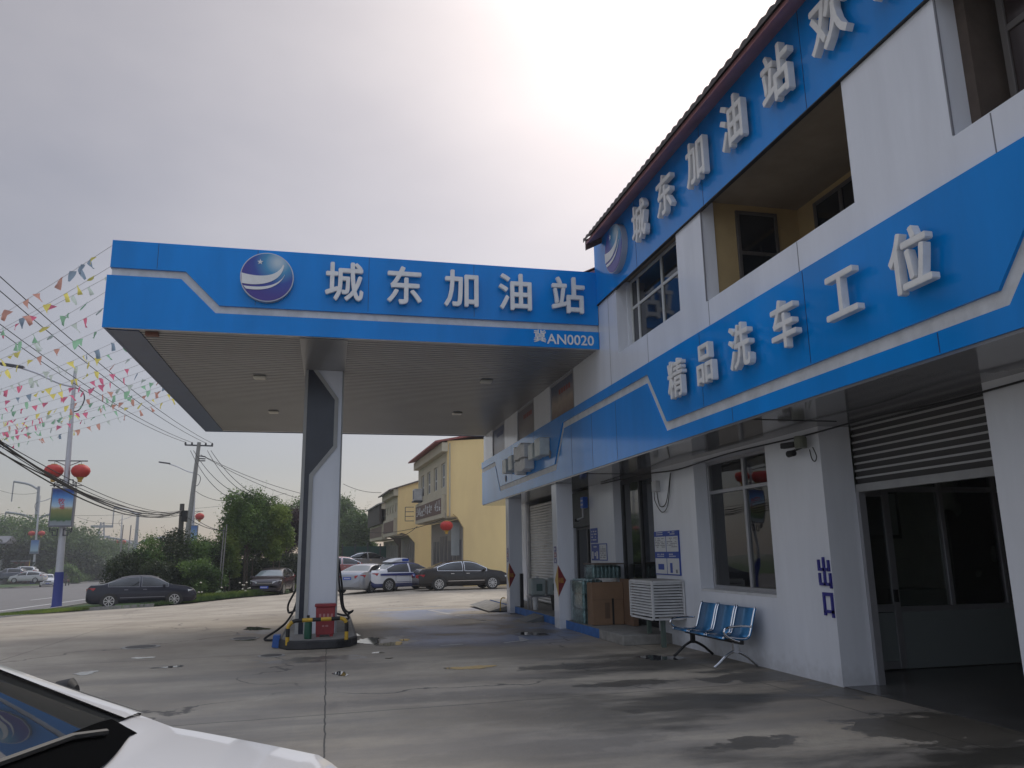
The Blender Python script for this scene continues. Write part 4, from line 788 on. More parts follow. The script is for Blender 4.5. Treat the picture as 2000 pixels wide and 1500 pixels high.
def car(name, label, loc, rz, paint, P=SEDAN, glass=None, group='parked cars', trim=CHROME, low=None, roofpaint=None, tail=True, spokes=10, dense=1, pw=.035, lightbox=False, lower=None):
    T = thing(name, label, 'car', (*loc[:2], G(loc[0], loc[1]) if len(loc) < 3 else loc[2]), rz, group); L, W = P['L'], P['W']; hw = W/2; glass = glass or CARG
    keys = sorted(set([round(x, 3) for x, _ in P['top']]+list(P['cab'])+list(P['ws'])+list(P['rs'])+[P['bp']-.04, P['bp']+.04]+[-L/2+.08, L/2-.08]))
    xs = []
    for a, c in zip(keys, keys[1:]):
        n = max(1, int((c-a)/(.12/dense))); xs += [a+(c-a)*i/n for i in range(n)]
    xs.append(keys[-1])
    def wid(x): t = abs(x)/(L/2); return hw*(1-.13*max(0, (t-.55)/.45)**2.2 - .10*max(0, (t-.9)/.1)**2)
    rings = []
    for x in xs:
        zt, zb = lerp_tab(P['top'], x), lerp_tab(P['belt'], x); zb = min(zb, zt-.015); wd = wid(x); rise = max(0, zt-zb)
        e = max(0, (abs(x)-(L/2-.25))/.25); zf = .2+.16*e*e
        incab = min(1, max(0, (rise-.09)/.35)); wr = wd*(.93-.235*incab)      # roof rail half width
        zr = zt-.015-.055*incab
        pts = [(0, zf), (wd*.86, zf), (wd*.965, zf+.07), (wd*.995, zf+.2), (wd, min(zb-.05, .62)), (wd*.985, min(zb-.03, .78)), (wd*.955, zb), ]
        pts += [(wd*.955*(1-t)+wr*t+.012*incab*sin(pi*t)*3, zb+(zr-zb)*t) for t in (.5, 1.0)]
        pts += [(wr*.86, zr+(zt-zr)*.55), (wr*.5, zt-.002), (0, zt+.004)]
        rings.append(pts)
    nr = len(rings[0]); V = []; faces = {'body': [], 'wind': [], 'rear': [], 'sf': [], 'sr': [], 'low': [], 'roof': []}
    full = []
    for x, pts in zip(xs, rings):
        r_ = [(x, y, z) for y, z in pts]+[(x, -y, z) for y, z in pts[-2:0:-1]]; full.append(r_)
    n = len(full[0])
    for r_ in full: V += r_
    for i in range(len(xs)-1):
        xm = (xs[i]+xs[i+1])/2
        for k in range(n):
            k2 = (k+1) % n; f = (i*n+k, i*n+k2, (i+1)*n+k2, (i+1)*n+k); kk = k if k < nr-1 else n-1-k     # ring segment index counted from the bottom
            key = 'body'; rise = lerp_tab(P['top'], xm)-lerp_tab(P['belt'], xm)
            if kk in (6, 7) and P['cab'][0]+.1 < xm < P['cab'][1]-.14 and abs(xm-P['bp']) > .039 and rise > .12: key = 'sf' if xm > P['bp'] else 'sr'
            elif kk in (8, 9, 10) and P['ws'][0] < xm < P['ws'][1]-.0: key = 'wind'
            elif kk in (8, 9, 10) and P['rs'][0] < xm < P['rs'][1]: key = 'rear'
            elif kk in (8, 9, 10) and roofpaint and P['rs'][1] < xm < P['ws'][0]: key = 'roof'
            elif kk <= 2: key = 'low'
            faces[key].append(f)
    faces['body'] += [tuple(range(n))[::-1], tuple((len(xs)-1)*n+k for k in range(n))]
    bm = bmesh.new(); bv = [bm.verts.new(v) for v in V]; lay = bm.faces.layers.int.new('g'); names = list(faces)
    for gi, g in enumerate(names):
        for f in faces[g]:
            try: ff = bm.faces.new([bv[i] for i in f]); ff[lay] = gi
            except ValueError: pass
    bmesh.ops.recalc_face_normals(bm, faces=bm.faces)
    for g, th in (('wind', pw), ('rear', .04), ('sf', .018), ('sr', .018)):
        gi = names.index(g); fs = [f for f in bm.faces if f[lay] == gi]
        if fs:
            res = bmesh.ops.inset_region(bm, faces=fs, thickness=th, depth=0, use_even_offset=True, use_boundary=True)
            for f in res['faces']: f[lay] = 100+gi
    me = bpy.data.meshes.new('body'); vi = {v: i for i, v in enumerate(bm.verts)}; bm.verts.index_update(); bm.faces.index_update()
    def sub(pred, nm, m, side=0):
        fs = [f for f in bm.faces if pred(f[lay]) and (not side or f.calc_center_median().y*side > 0)]
        if not fs: return None
        used = {}; fl = []; vl = []
        for f in fs:
            t_ = []
            for v in f.verts:
                if v not in used: used[v] = len(vl); vl.append(tuple(v.co))
                t_.append(used[v])
            fl.append(tuple(t_))
        e = bpy.data.meshes.new(nm); e.from_pydata(vl, [], fl); e.materials.append(m); e.polygons.foreach_set('use_smooth', [True]*len(fl)); e.set_sharp_from_angle(angle=R(42))
        o = bpy.data.objects.new(nm, e); col.objects.link(o); o.parent = T; WM[o] = rootm(T); return o
    gx = {g: i for i, g in enumerate(names)}
    inset_is = lambda l_: l_ >= 100
    trimm = trim
    sub(lambda l_: l_ == gx['body'] or l_ == 100+gx['wind'] or l_ == 100+gx['rear'], 'body', paint)
    for sd_ in (-1, 1):
        for g_ in ('sf', 'sr'): sub(lambda l_: l_ == 100+gx[g_], 'window_trim', trimm, sd_)
    sub(lambda l_: l_ == gx['low'], 'sill_skirt', low or paint)
    sub(lambda l_: l_ == gx['roof'], 'roof', roofpaint or paint)
    sub(lambda l_: l_ == gx['wind'], 'windscreen', glass); sub(lambda l_: l_ == gx['rear'], 'rear_window', glass)
    for sd_ in (-1, 1):
        sub(lambda l_: l_ == gx['sf'], 'front_side_window', CARG if glass is CARGB else glass, sd_); sub(lambda l_: l_ == gx['sr'], 'rear_side_window', CARG if glass is CARGB else glass, sd_)
    bm.free()
    rw = .325
    for xw in P['wheels']:
        for s in (-1, 1):
            yw = s*(hw-.10)
            ar = MB(); pts = [(rw*1.16*cos(a), max(-.02, rw*1.16*sin(a))) for a in [pi*i/18 for i in range(19)]]
            ar.prism([(xw+px, s*(wid(xw)-.30), .30+pz) for px, pz in pts]+[(xw-rw*1.16, s*(wid(xw)-.30), .18), (xw+rw*1.16, s*(wid(xw)-.30), .18)], (0, s*.303, 0)).build('wheel_arch', BLACK, T, local=True)
            wl = MB().lathe([(rw*.66, -.10), (rw*.95, -.1), (rw, -.07), (rw, .07), (rw*.95, .1), (rw*.68, .105)], (xw, yw, rw), 28, 'y').build('wheel', TYRE, T, local=True, smooth=True)
            yo = yw+s*.106; b = MB().lathe([(rw*.70, 0), (rw*.70, .004), (rw*.62, .006)], (xw, yo-.002, rw), 28, 'y') if False else MB()
            ringp = [(rw*.70*cos(2*pi*i/28), rw*.70*sin(2*pi*i/28)) for i in range(29)]; inn = [(rw*.61*cos(2*pi*i/28), rw*.61*sin(2*pi*i/28)) for i in range(29)]
            for i in range(28): b.quad((xw+ringp[i][0], yo, rw+ringp[i][1]), (xw+ringp[i+1][0], yo, rw+ringp[i+1][1]), (xw+inn[i+1][0], yo, rw+inn[i+1][1]), (xw+inn[i][0], yo, rw+inn[i][1]))
            for i in range(spokes):
                a = 2*pi*i/spokes; u = Vector((cos(a), 0, sin(a))); t_ = Vector((-sin(a), 0, cos(a))); c0 = Vector((xw, yo, rw))
                b.quad(c0+u*rw*.1-t_*.014, c0+u*rw*.63-t_*.024, c0+u*rw*.63+t_*.024, c0+u*rw*.1+t_*.014)
            b.lathe([(rw*.14, 0), (rw*.12, s*.006)], (xw, yo, rw), 12, 'y')
            rm = b.build('rim', RIM, wl, local=True)
    # lights, grille, plate, mirrors, door lines
    fx, rx = L/2, -L/2
    zhl = lerp_tab(P['belt'], fx-.3)-.03
    for s in (-1, 1):
        yb = wid(fx-.15)
        MB().prism([(fx-.05, s*(yb*.55), zhl-.11), (fx-.05, s*(yb*.55), zhl+.0), (fx-.22, s*(yb*.99), zhl+.07), (fx-.42, s*(wid(fx-.4)+.004), zhl+.09), (fx-.40, s*(wid(fx-.4)+.006), zhl-.0), (fx-.2, s*(yb+.006), zhl-.09)], (0, -s*.03, 0)).build('headlight', HEADL, T, local=True, bevel=.01)
        zt = lerp_tab(P['belt'], rx+.15)-.02
        MB().prism([(rx-.012, s*(hw*.50), zt-.10), (rx-.012, s*(hw*.50), zt+.02), (rx+.10, s*(wid(rx+.1)+.006), zt+.05), (rx+.38, s*(wid(rx+.35)+.008), zt+.05), (rx+.30, s*(wid(rx+.3)+.008), zt-.07), (rx+.06, s*(wid(rx+.05)+.01), zt-.13)], (.02, -s*.05, 0)).build('taillight', TAILL, T, local=True, bevel=.008)
        zm = lerp_tab(P['belt'], P['ws'][1]-.2)+.07; MB().cbox((P['ws'][1]-.32, s*(hw+.10), zm), (.12, .2, .13)).build('mirror', paint if paint is not None else BLACK, T, local=True, bevel=.03, seg=2)
        MB().cbox((0, s*(hw+.002), .46 if P is not SUV else .5), (1.9, .012, .022)).build('side_moulding', trim, T, local=True)
        b = MB()
        for xd in (P['ws'][1]-.28, P['bp']-.02, P['cab'][0]+.62):
            for j in range(6):
                z0 = .36+j*.09; xx = xd; 
                b.box(xx-.004, xx+.004, s*(hw*.99) if s > 0 else s*(hw+.003), s*(hw+.003) if s > 0 else s*(hw*.99), z0, z0+.09)
        b.build('door_gap', BLACK, T, local=True)
        b = MB()
        for xd in (P['bp']+.12, P['cab'][0]+.82): b.box(xd, xd+.17, min(s*(hw-.02), s*(hw+.012)), max(s*(hw-.02), s*(hw+.012)), .80, .825)
        b.build('door_handle', trim, T, local=True)
    zg = zhl-.02
    MB().box(fx-.12, fx+.004, -.42, .42, zg-.14, zg-.01).build('grille', BLACK, T, local=True, bevel=.01); MB().box(fx-.1, fx+.012, -.40, .40, zg-.075, zg-.06).build('grille_bar', CHROME, T, local=True)
    MB().box(fx-.12, fx+.006, -.62, .62, .27, .36).build('air_intake', BLACK, T, local=True, bevel=.01)
    MB().box(fx, fx+.016, -.22, .22, .40, .53).build('licence_plate', PLATE, T, local=True)
    MB().box(rx-.016, rx+.01, -.22, .22, .70 if P is not SUV else .8, .83 if P is not SUV else .93).build('licence_plate', PLATE, T, local=True)
    b = MB(); zz = .70 if P is not SUV else .8
    for j in range(6): b.box(rx-.019, rx-.015, -.18+j*.06, -.145+j*.06, zz+.035, zz+.095); b.box(fx+.015, fx+.019, -.18+j*.06, -.145+j*.06, .435, .495)
    b.build('plate_marks', PAPER, T, local=True)
    return T
def paintm(n, c, rough=.3, metal=0, coat=1.0): return mat(n, c, rough, metal=metal, coat=coat*(.35 if max(c) < .05 else 1), spec=.5 if max(c) > .05 else .3)
# foreground white car
def rotp(c, th, X, Y): return (c[0]+X*cos(th)-Y*sin(th), c[1]+X*sin(th)+Y*cos(th))
WP = paintm('paint_white', (.70, .68, .67), .35)
FC = car('white_car', 'white car close up at the bottom left corner with its bonnet pointing right', (-1.95, 2.50, .035), R(-8), WP, HATCH, glass=mat('screen_glass', (.03, .031, .03), .02, spec=.6), trim=BLACK, dense=3, group=None, pw=.03)
b = MB(); n_ = 24
for i in range(n_+1):
    y = -.80+1.6*i/n_; k = 1-(y/.86)**2*.12
    for x in (1.21, 1.235, 1.26, 1.30, 1.36*k): b.v.append((x, y, lerp_tab(HATCH['top'], x)-.015*(y/.8)**2-.055*abs(y/.8)**6+.012))
for i in range(n_):
    for j in range(4): b.f.append((i*5+j, i*5+j+1, (i+1)*5+j+1, (i+1)*5+j))
b.build('cowl', mat('cowl_black', (.006, .006, .006), .8, spec=.0), FC, local=True)
for sd_ in (-1, 1):
    b = MB(); e_ = MB(); n_ = 20; ep = []
    for i in range(n_+1):
        x = .58+.66*i/n_; zt, zb = lerp_tab(HATCH['top'], x), min(lerp_tab(HATCH['belt'], x), lerp_tab(HATCH['top'], x)-.015); wd = .89; inc = min(1, max(0, (zt-zb-.09)/.35)); wr = wd*(.93-.235*inc); zr = zt-.015-.055*inc
        b.v += [(x, sd_*wr*1.0, zr+.010), (x, sd_*wr*.94, zr+(zt-zr)*.26+.014), (x, sd_*wr*.80, zr+(zt-zr)*.62+.012)]; ep.append((x-.01, sd_*wr*1.012, zr+.004))
    for i in range(n_):
        for j in range(2): b.f.append((i*3+j, i*3+j+1, (i+1)*3+j+1, (i+1)*3+j))
    b.build('windscreen_pillar', WP, FC, local=True, smooth=True); e_.tube(ep, .010, 6).build('gutter_seal', BLACK, FC, local=True)
MB().lathe([(.02, -.04), (.045, -.03), (.055, .02), (.03, .04)], (.90, .97, 1.085), 14, 'x').build('mirror', BLACK, FC, local=True, smooth=True)
for y0, y1 in ((.42, -.16), (-.2, -.74)): MB().tube([(1.27, y0, 1.055), (1.235, y0-.15, 1.075), (1.205, y1, 1.09)], .010, 6).build('wiper', BLACK, FC, local=True)
b = MB(); 
def midp(a, c, rz, off=.8):
    p = (atT(*a)+atT(*c))/2; return (p.x-sin(R(rz))*off, p.y+cos(R(rz))*off)
def whl(a, rz, dx, dy):
    p = atT(*a); return (p.x+cos(R(rz))*dx-sin(R(rz))*dy, p.y+sin(R(rz))*dx+cos(R(rz))*dy)
car('black_sedan', 'old black sedan parked side on beside the street lamp and the bushes', midp((213, 1190), (338, 1181), 12), R(12), paintm('paint_black', (.010, .011, .022), .3), SEDAN, trim=mat('dull_trim', (.2, .2, .22), .4), spokes=8)
car('dark_hatchback', 'dark purple brown car facing the forecourt at the foot of the trees', whl((515, 1164), -99, -2.2, 0), R(-99), paintm('paint_purple', (.035, .025, .03), .25), HATCH, glass=CARGB)
car('black_saloon', 'large dark brown black sedan parked side on in front of the yellow building', midp((850, 1154), (968, 1150), 7), R(7), paintm('paint_dark', (.022, .019, .018), .25), dict(SEDAN, L=4.95), spokes=10)
TX = car('taxi', 'white and blue taxi with a roof light pod parked behind the large dark sedan', whl((758, 1156), 28, 1.4, .8), R(28), paintm('paint_taxi', (.62, .62, .64), .3), SEDAN, glass=CARGB, roofpaint=paintm('paint_navy', (.02, .035, .16), .3), low=MATS['paint_navy'], trim=MATS['paint_navy'])
b = MB(); prof_ = [(-1.0, 1.47), (-.6, 1.60), (-.2, 1.66), (.0, 1.64), (.1, 1.5)]
MB().prism([(x, -.45, z) for x, z in prof_]+[(.1, -.45, 1.46), (-1.0, -.45, 1.44)], (0, .9, 0)).build('roof_pod', WHITED, TX, local=True, bevel=.03, seg=2); MB().box(-.35, .05, -.462, -.452, 1.49, 1.62).build('pod_screen', SBLUE, TX, local=True)
MB().prism([(-1.9, -.915, .80), (-1.9, -.915, .90), (1.1, -.915, .90), (1.1, -.915, .74)], (0, .06, 0)).build('blue_band', MATS['paint_navy'], TX, local=True)
car('silver_sedan', 'silver grey sedan seen from behind, between the pillar and the taxi', whl((683, 1160), 60, 1.5, -.3), R(60), paintm('paint_silver', (.27, .28, .31), .3, metal=.4), SEDAN, glass=CARGB)
car('red_car', 'red car partly hidden by the canopy pillar behind the silver sedan', tuple(at(668, 1129, 58)), R(8), paintm('paint_red', (.30, .035, .025), .3), HATCH)
car('grey_car', 'grey car behind the red car near the green fence', tuple(at(716, 1114, 66)), R(12), paintm('paint_grey', (.20, .20, .21), .3), SEDAN)
car('white_van', 'blue grey van parked beyond the trees left of the pillar', whl((568, 1130), -95, -2.0, 0), R(-95), paintm('paint_van', (.25, .28, .33), .4), SUV)
car('white_suv', 'white off road car facing us on the far side of the road', whl((92, 1146), -72, -2.0, 0), R(-72), paintm('paint_suv', (.7, .7, .7), .3), SUV)
car('beige_wagon', 'pale grey estate car parked beyond the far lamp post', tuple(at(54, 1138, 120)), R(172), paintm('paint_wagon', (.38, .38, .37), .3), HATCH)
car('navy_car', 'dark blue car at the left edge behind the far verge', tuple(at(16, 1134, 126)), R(175), paintm('paint_navycar', (.02, .025, .05), .3), SUV)
car('pale_pickup', 'small white vehicle behind the dark blue car at the left edge', tuple(at(40, 1129, 134)), R(178), paintm('paint_pick', (.5, .5, .5), .3), SUV)
# cargo tricycle
TP = atT(127, 1144)
TR = thing('cargo_tricycle', 'motor tricycle with a rider on the far side of the road beyond the white car', 'tricycle', TP, R(-70))
RS = mat('tricycle_paint', (.16, .07, .05), .5)
MB().box(-1.3, .1, -.5, .5, .5, .85).build('cargo_bed', RS, TR, local=True, bevel=.02); MB().box(.1, .9, -.08, .08, .45, .7).build('frame', BLACK, TR, local=True)
for x, y in ((-.9, -.5), (-.9, .5), (.95, 0)): MB().lathe([(.2, -.05), (.28, -.05), (.28, .05), (.2, .05)], (x, y, .28), 16, 'y').build('wheel', TYRE, TR, local=True)
MB().tube([(.85, 0, .6), (.75, 0, 1.05), (.72, -.3, 1.08)], .02, 6).build('handlebar', BLACK, TR, local=True); MB().tube([(.85, 0, .3), (.78, 0, .9)], .03, 6).build('fork', BLACK, TR, local=True)
def person(name, label, loc, rz, bones, rad, skin_m, root=0):
    me = bpy.data.meshes.new(name); me.from_pydata([b_[0] for b_ in bones], [(i, b_[1]) for i, b_ in enumerate(bones) if b_[1] is not None], [])
    o = bpy.data.objects.new(name, me); col.objects.link(o); o.location = loc; o.rotation_euler = (0, 0, rz); o.modifiers.new('skin', 'SKIN')
    for i, v in enumerate(me.skin_vertices[0].data): v.radius = (rad[i], rad[i]*.85); v.use_root = (i == root)
    ss = o.modifiers.new('sub', 'SUBSURF'); ss.levels = ss.render_levels = 1; me.materials.append(skin_m); return o
J = [((0, 0, .78), None), ((.08, 0, 1.05), 0), ((.12, 0, 1.28), 1), ((.14, 0, 1.40), 2), ((.16, 0, 1.52), 3), ((.18, 0, 1.64), 4), ((.13, .18, 1.27), 2), ((.3, .27, 1.1), 6), ((.55, .25, 1.1), 7), ((.13, -.18, 1.27), 2), ((.3, -.27, 1.1), 9), ((.55, -.25, 1.1), 10),
     ((.05, .12, .76), 0), ((.42, .14, .72), 12), ((.40, .14, .40), 13), ((.52, .14, .36), 14), ((.05, -.12, .76), 0), ((.42, -.14, .72), 16), ((.40, -.14, .40), 17), ((.52, -.14, .36), 18)]
pr = person('person', 0, TP, R(-70), J, [.15, .14, .14, .06, .09, .07, .06, .05, .035, .06, .05, .035, .09, .07, .05, .04, .09, .07, .05, .04], mat('rider_dark', (.06, .06, .07), .8))
tag(pr, 'rider in dark clothes sitting on the motor tricycle across the road', 'person')
hh = MB().lathe([(.02, 1.74), (.09, 1.71), (.115, 1.62), (.1, 1.57)], (.17, 0, 0), 14).build('hair', BLACK, None, smooth=True); hh.parent = pr

# ---------------------------------------------------------------- street lamps with lanterns and picture boxes
def lantern_mesh(b, gb, c, r, cp=None):
    b.lathe([(r*.3, -r*.72), (r*.62, -r*.66), (r*.9, -r*.35), (r*1.02, 0), (r*.92, r*.36), (r*.62, r*.64), (r*.3, r*.72)], c, 22)
    (cp or gb).lathe([(r*.34, r*.70), (r*.36, r*.74), (r*.3, r*.80)], c, 14); gb.lathe([(r*.10, -r*1.28), (r*.24, -r*1.22), (r*.24, -r*1.0), (r*.42, -r*.72), (r*.34, -r*.70)], c, 14)
def box_art(name, s):
    m = bpy.data.materials.new(name); m.use_nodes = True; t = m.node_tree; n = t.nodes.new; l = t.links.new; bb = t.nodes['Principled BSDF']; bb.inputs['Roughness'].default_value = .3
    tcn = n('ShaderNodeTexCoord'); s_ = n('ShaderNodeSeparateXYZ'); l(tcn.outputs['Generated'], s_.inputs[0]); nz = n('ShaderNodeTexNoise'); nz.inputs['Scale'].default_value = 5; nz.inputs['Detail'].default_value = 6; l(tcn.outputs['Generated'], nz.inputs[0])
    a = n('ShaderNodeMath'); a.operation = 'MULTIPLY_ADD'; a.inputs[1].default_value = .12; l(nz.outputs[0], a.inputs[0]); l(s_.outputs[2], a.inputs[2]); rp = n('ShaderNodeValToRGB'); l(a.outputs[0], rp.inputs[0]); e = rp.color_ramp.elements
    st = [(.0, (.30, .33, .38)), (.17, (.22, .25, .25)), (.21, (.05, .12, .04)), (.5, (.25, .24, .08)), (.555, (.45, .42, .33)), (.6, (.4, .55, .66)), (.85, (.06, .2, .5)), (1.05, (.01, .04, .2))] if s == 0 else [(0, (.06, .08, .12)), (.15, (.08, .12, .16)), (.3, (.3, .42, .52)), (1, (.04, .13, .35))]
    e[0].position = min(1, st[0][0]); e[0].color = (*st[0][1], 1); e[1].position = min(1, st[-1][0]); e[1].color = (*st[-1][1], 1)
    for p, c in st[1:-1]: k = e.new(p); k.color = (*c, 1)
    l(rp.outputs[0], bb.inputs['Base Color']); return m
ART = [box_art('box_picture', 0), box_art('box_picture_blue', 1)]
POLE = mat('lamp_pole', (.50, .50, .53), .4, metal=.3, var=.1); POLEB = mat('pole_blue', (.015, .03, .20), .45); BRZ = mat('bracket_dark', (.05, .05, .06), .5)
def street_lamp(loc, s, lab, art=0, arm=-1, lean=(.0, 0), lanlab=('', ''), detail=True, rz=0):
    T = thing('street_lamp', lab, 'street lamp', (*loc[:2], G(*loc[:2])), rz, 'street lamps with lanterns')
    H = 8.1*s; top = Vector((lean[0], lean[1], H))
    P = lambda z, dx=0, dy=0: Vector((lean[0]*z/H+dx*s, lean[1]*z/H+dy*s, z))
    MB().tube([P(1.2*s), P(4*s), P(H)], [.125*s, .10*s, .055*s], 10).build('pole', POLE, T, local=True, smooth=True)
    MB().tube([P(.0), P(.12*s), P(1.2*s)], [.24*s, .16*s, .14*s], 10).build('base', POLEB, T, local=True, smooth=True)
    a = arm; MB().tube(smooth_path([P(H*.93, .0), P(H*.945, a*.5), P(H*.985, a*1.2), P(H*1.01, a*1.8)], 5), [.035*s]*15+[.03*s], 6).build('arm', POLE, T, local=True)
    MB().cbox(P(H*1.015, a*2.0), (.75*s, .2*s, .09*s), M=Matrix.Rotation(-a*.14, 4, 'Y')).build('lamp_head', BRZ, T, local=True, bevel=.02)
    MB().tube(smooth_path([P(H*.93), P(H*.91, -a*.28), P(H*.875, -a*.36), P(H*.83, -a*.22), P(H*.82, 0)], 5), .022*s, 6).build('ornament', BRZ, T, local=True)
    zb = 4.93*s; b = MB().tube([P(zb, -.62), P(zb, .62)], .02*s, 6).tube([P(zb-.17*s, -.05), P(zb, -.42)], .014*s, 6).tube([P(zb-.17*s, .05), P(zb, .42)], .014*s, 6).tube([P(zb-.85*s, -.5), P(zb-.85*s, .5)], .014*s, 6); b.build('lantern_bracket', BRZ, T, local=True)
    z0, z1 = 2.68*s, 3.99*s
    c0 = P((z0+z1)/2, 0, -.16)
    MB().box(c0.x-.37*s, c0.x+.37*s, c0.y-.10*s, c0.y+.08*s, z0, z1).build('picture_box', mat('box_grey', (.16, .16, .18), .5), T, local=True, bevel=.01)
    MB().box(c0.x-.325*s, c0.x+.325*s, c0.y-.106*s, c0.y-.102*s, z0+.05*s, z1-.05*s).build('picture', ART[art], T, local=True)
    if detail:
        b = MB(); q = lambda x0, x1, zz0, zz1: b.box(c0.x+x0*s, c0.x+x1*s, c0.y-.02*s, c0.y+.02*s, zz0, zz1)
        for sg in (-1, 1):
            for base, d in ((z1, 1), (z0, -1)):
                for x0, x1, a0, a1 in ((.08, .36, .05, .08), (.08, .11, .05, .28), (.08, .24, .26, .29), (.22, .25, .15, .28), (.22, .34, .15, .18), (.32, .35, .02, .17), (.15, .30, .10, .13)):
                    l_, r_ = sorted((sg*x0, sg*x1)); lo, hi = sorted((base+d*a0*s, base+d*a1*s)); q(l_, r_, lo, hi)
        b.build('fret_ornament', BRZ, T, local=True)
        rd = mat('brush_red', (.45, .03, .05), .5); yy = c0.y-.108*s; b = MB()
        for ch, x, z, sz in (('牧', -.03, 3.53, .22), ('福', 0, 3.34, .16)): text(ch, sz*s, rd, 'brush_character', T, rootm(T) @ Vector((c0.x+x*s, yy, z*s)), rootm(T).to_3x3().to_4x4() @ MY, .003, .01)
    for k, sg in enumerate((-1, 1)):
        c = rootm(T) @ P(4.58*s, sg*.42); Lt = thing('lantern', lanlab[k], 'lantern', c, 0, 'red lanterns on the street lamps'); b, gb, cp = MB(), MB(), MB(); lantern_mesh(b, gb, (0, 0, 0), .30*s, cp); cp.build('cap', GOLD, Lt, local=True)
        b.build('shade', LANT, Lt, local=True, smooth=True); gb.build('tassel', GOLD, Lt, local=True); MB().tube([(0, 0, .22*s), (0, 0, .36*s)], .01, 5).build('hook', BRZ, Lt, local=True)
    return T
def lamp_at(base, top, *a, **k):
    p = atT(*base) if isinstance(base, tuple) else base; t_ = at(top[0], top[1], p.y); return street_lamp((p.x, p.y), (t_.z-G(p.x, p.y))/8.1, *a, lean=(t_.x-p.x, 0), **k)
lamp_at((110, 1190), (147, 725), 'tall street lamp with blue foot, scenic picture box and two lanterns by the black sedan', 0, -1, lanlab=('large red lantern left of the nearest lamp pole', 'large red lantern right of the nearest lamp pole'))
lamp_at((63, 1140), (78, 968), 'street lamp across the road with a plain blue picture box and two lanterns', 1, 1, lanlab=('red lantern left of the pole across the road', 'red lantern right of the pole across the road'), detail=False)
p = at(374, 1100, 88); lamp_at(p, (382, 908), 'street lamp rising behind the bushes beside the leaning concrete pole', 1, -1, lanlab=('red lantern half hidden by the leaning concrete pole', 'red lantern to the right of the leaning concrete pole'), detail=False)
p = at(233, 1100, 180); lamp_at(p, (239, 1006), 'distant street lamp left of the bushes with two tiny lanterns', 1, 1, lanlab=('tiny distant lantern, left one of its pair', 'tiny distant lantern, right one of its pair'), detail=False)

# ---------------------------------------------------------------- poles and wires
def pole(name, lab, cat, a, t_, r0, r1, m=CONCP, group=None):
    T = thing(name, lab, cat, a, 0, group); MB().tube([a, t_], [r0, r1], 12).build('shaft', m, T, smooth=True); return T
UB, UT = at(364, 1062, 55), at(389, 864, 55); UB = UT+(UB-UT)*((UT.z+.8)/(UT.z-UB.z)) 
UP = pole('utility_pole', 'leaning concrete utility pole with a crossarm above the bushes', 'utility pole', UB, UT, .20, .12)
CA, CBp = at(361, 869, 55), at(416, 871, 55)
MB().tube([CA, CBp], .05, 6).build('crossarm', BRZ, UP)
ins = [CA.lerp(CBp, t) for t in (.02, .25, .74, .97)]
for p in ins: MB().lathe([(.05, 0), (.07, .1), (.04, .2)], p, 8).build('insulator', mat('insulator', (.05, .05, .05), .4), UP)
b = MB(); br_ = at(400, 892, 55)
for dz in (0, -.18, -.34): b.tube([UT.lerp(UB, .09)+Vector((0, 0, dz)), br_+Vector((.05, 0, dz*.8))], .04, 6)
b.build('bracket', BRZ, UP)
SPp = pole('short_pole', 'short dark pole with a cable drum beside the leaning concrete pole', 'pole', at(351, 1075, 50)*1, at(356, 984, 50), .16, .13, mat('old_wood', (.10, .09, .08), .9)); 
MB().cbox(at(361, 1008, 49.8), (.30, .3, .65)).build('cable_drum', BLACK, SPp)
WIRE = mat('wire', (.015, .015, .017), .7)
def wire(name, lab, pts_list, r, grp=None):
    b = MB()
    for P in pts_list: b.tube(P, r, 5, cap=False)
    return tag(b.build(name, WIRE), lab, 'wire', grp)
far_ = [(0, 540), (0, 568), (0, 633), (0, 648)]; lab4 = ['topmost', 'second', 'third', 'lowest']
for i, (px, py) in enumerate(far_):
    e = at(px, py, (22.3, 23.5, 27, 28)[i]); d = e-ins[3-i]; end = e+d*.9; end.z = 9.4; mid = e+Vector((0, 0, 0))
    A = ins[3-i]+Vector((0, 0, .18)); P = [A.lerp(e, t)-Vector((0, 0, .9*4*t*(1-t)*.45)) for t in [k/14 for k in range(15)]]+[e.lerp(end, t) for t in (.25, .5, .75, 1)]
    wire('power_line', '%s of the four power lines running from the left edge to the leaning concrete pole' % lab4[i], [P], .014, 'power lines over the forecourt')
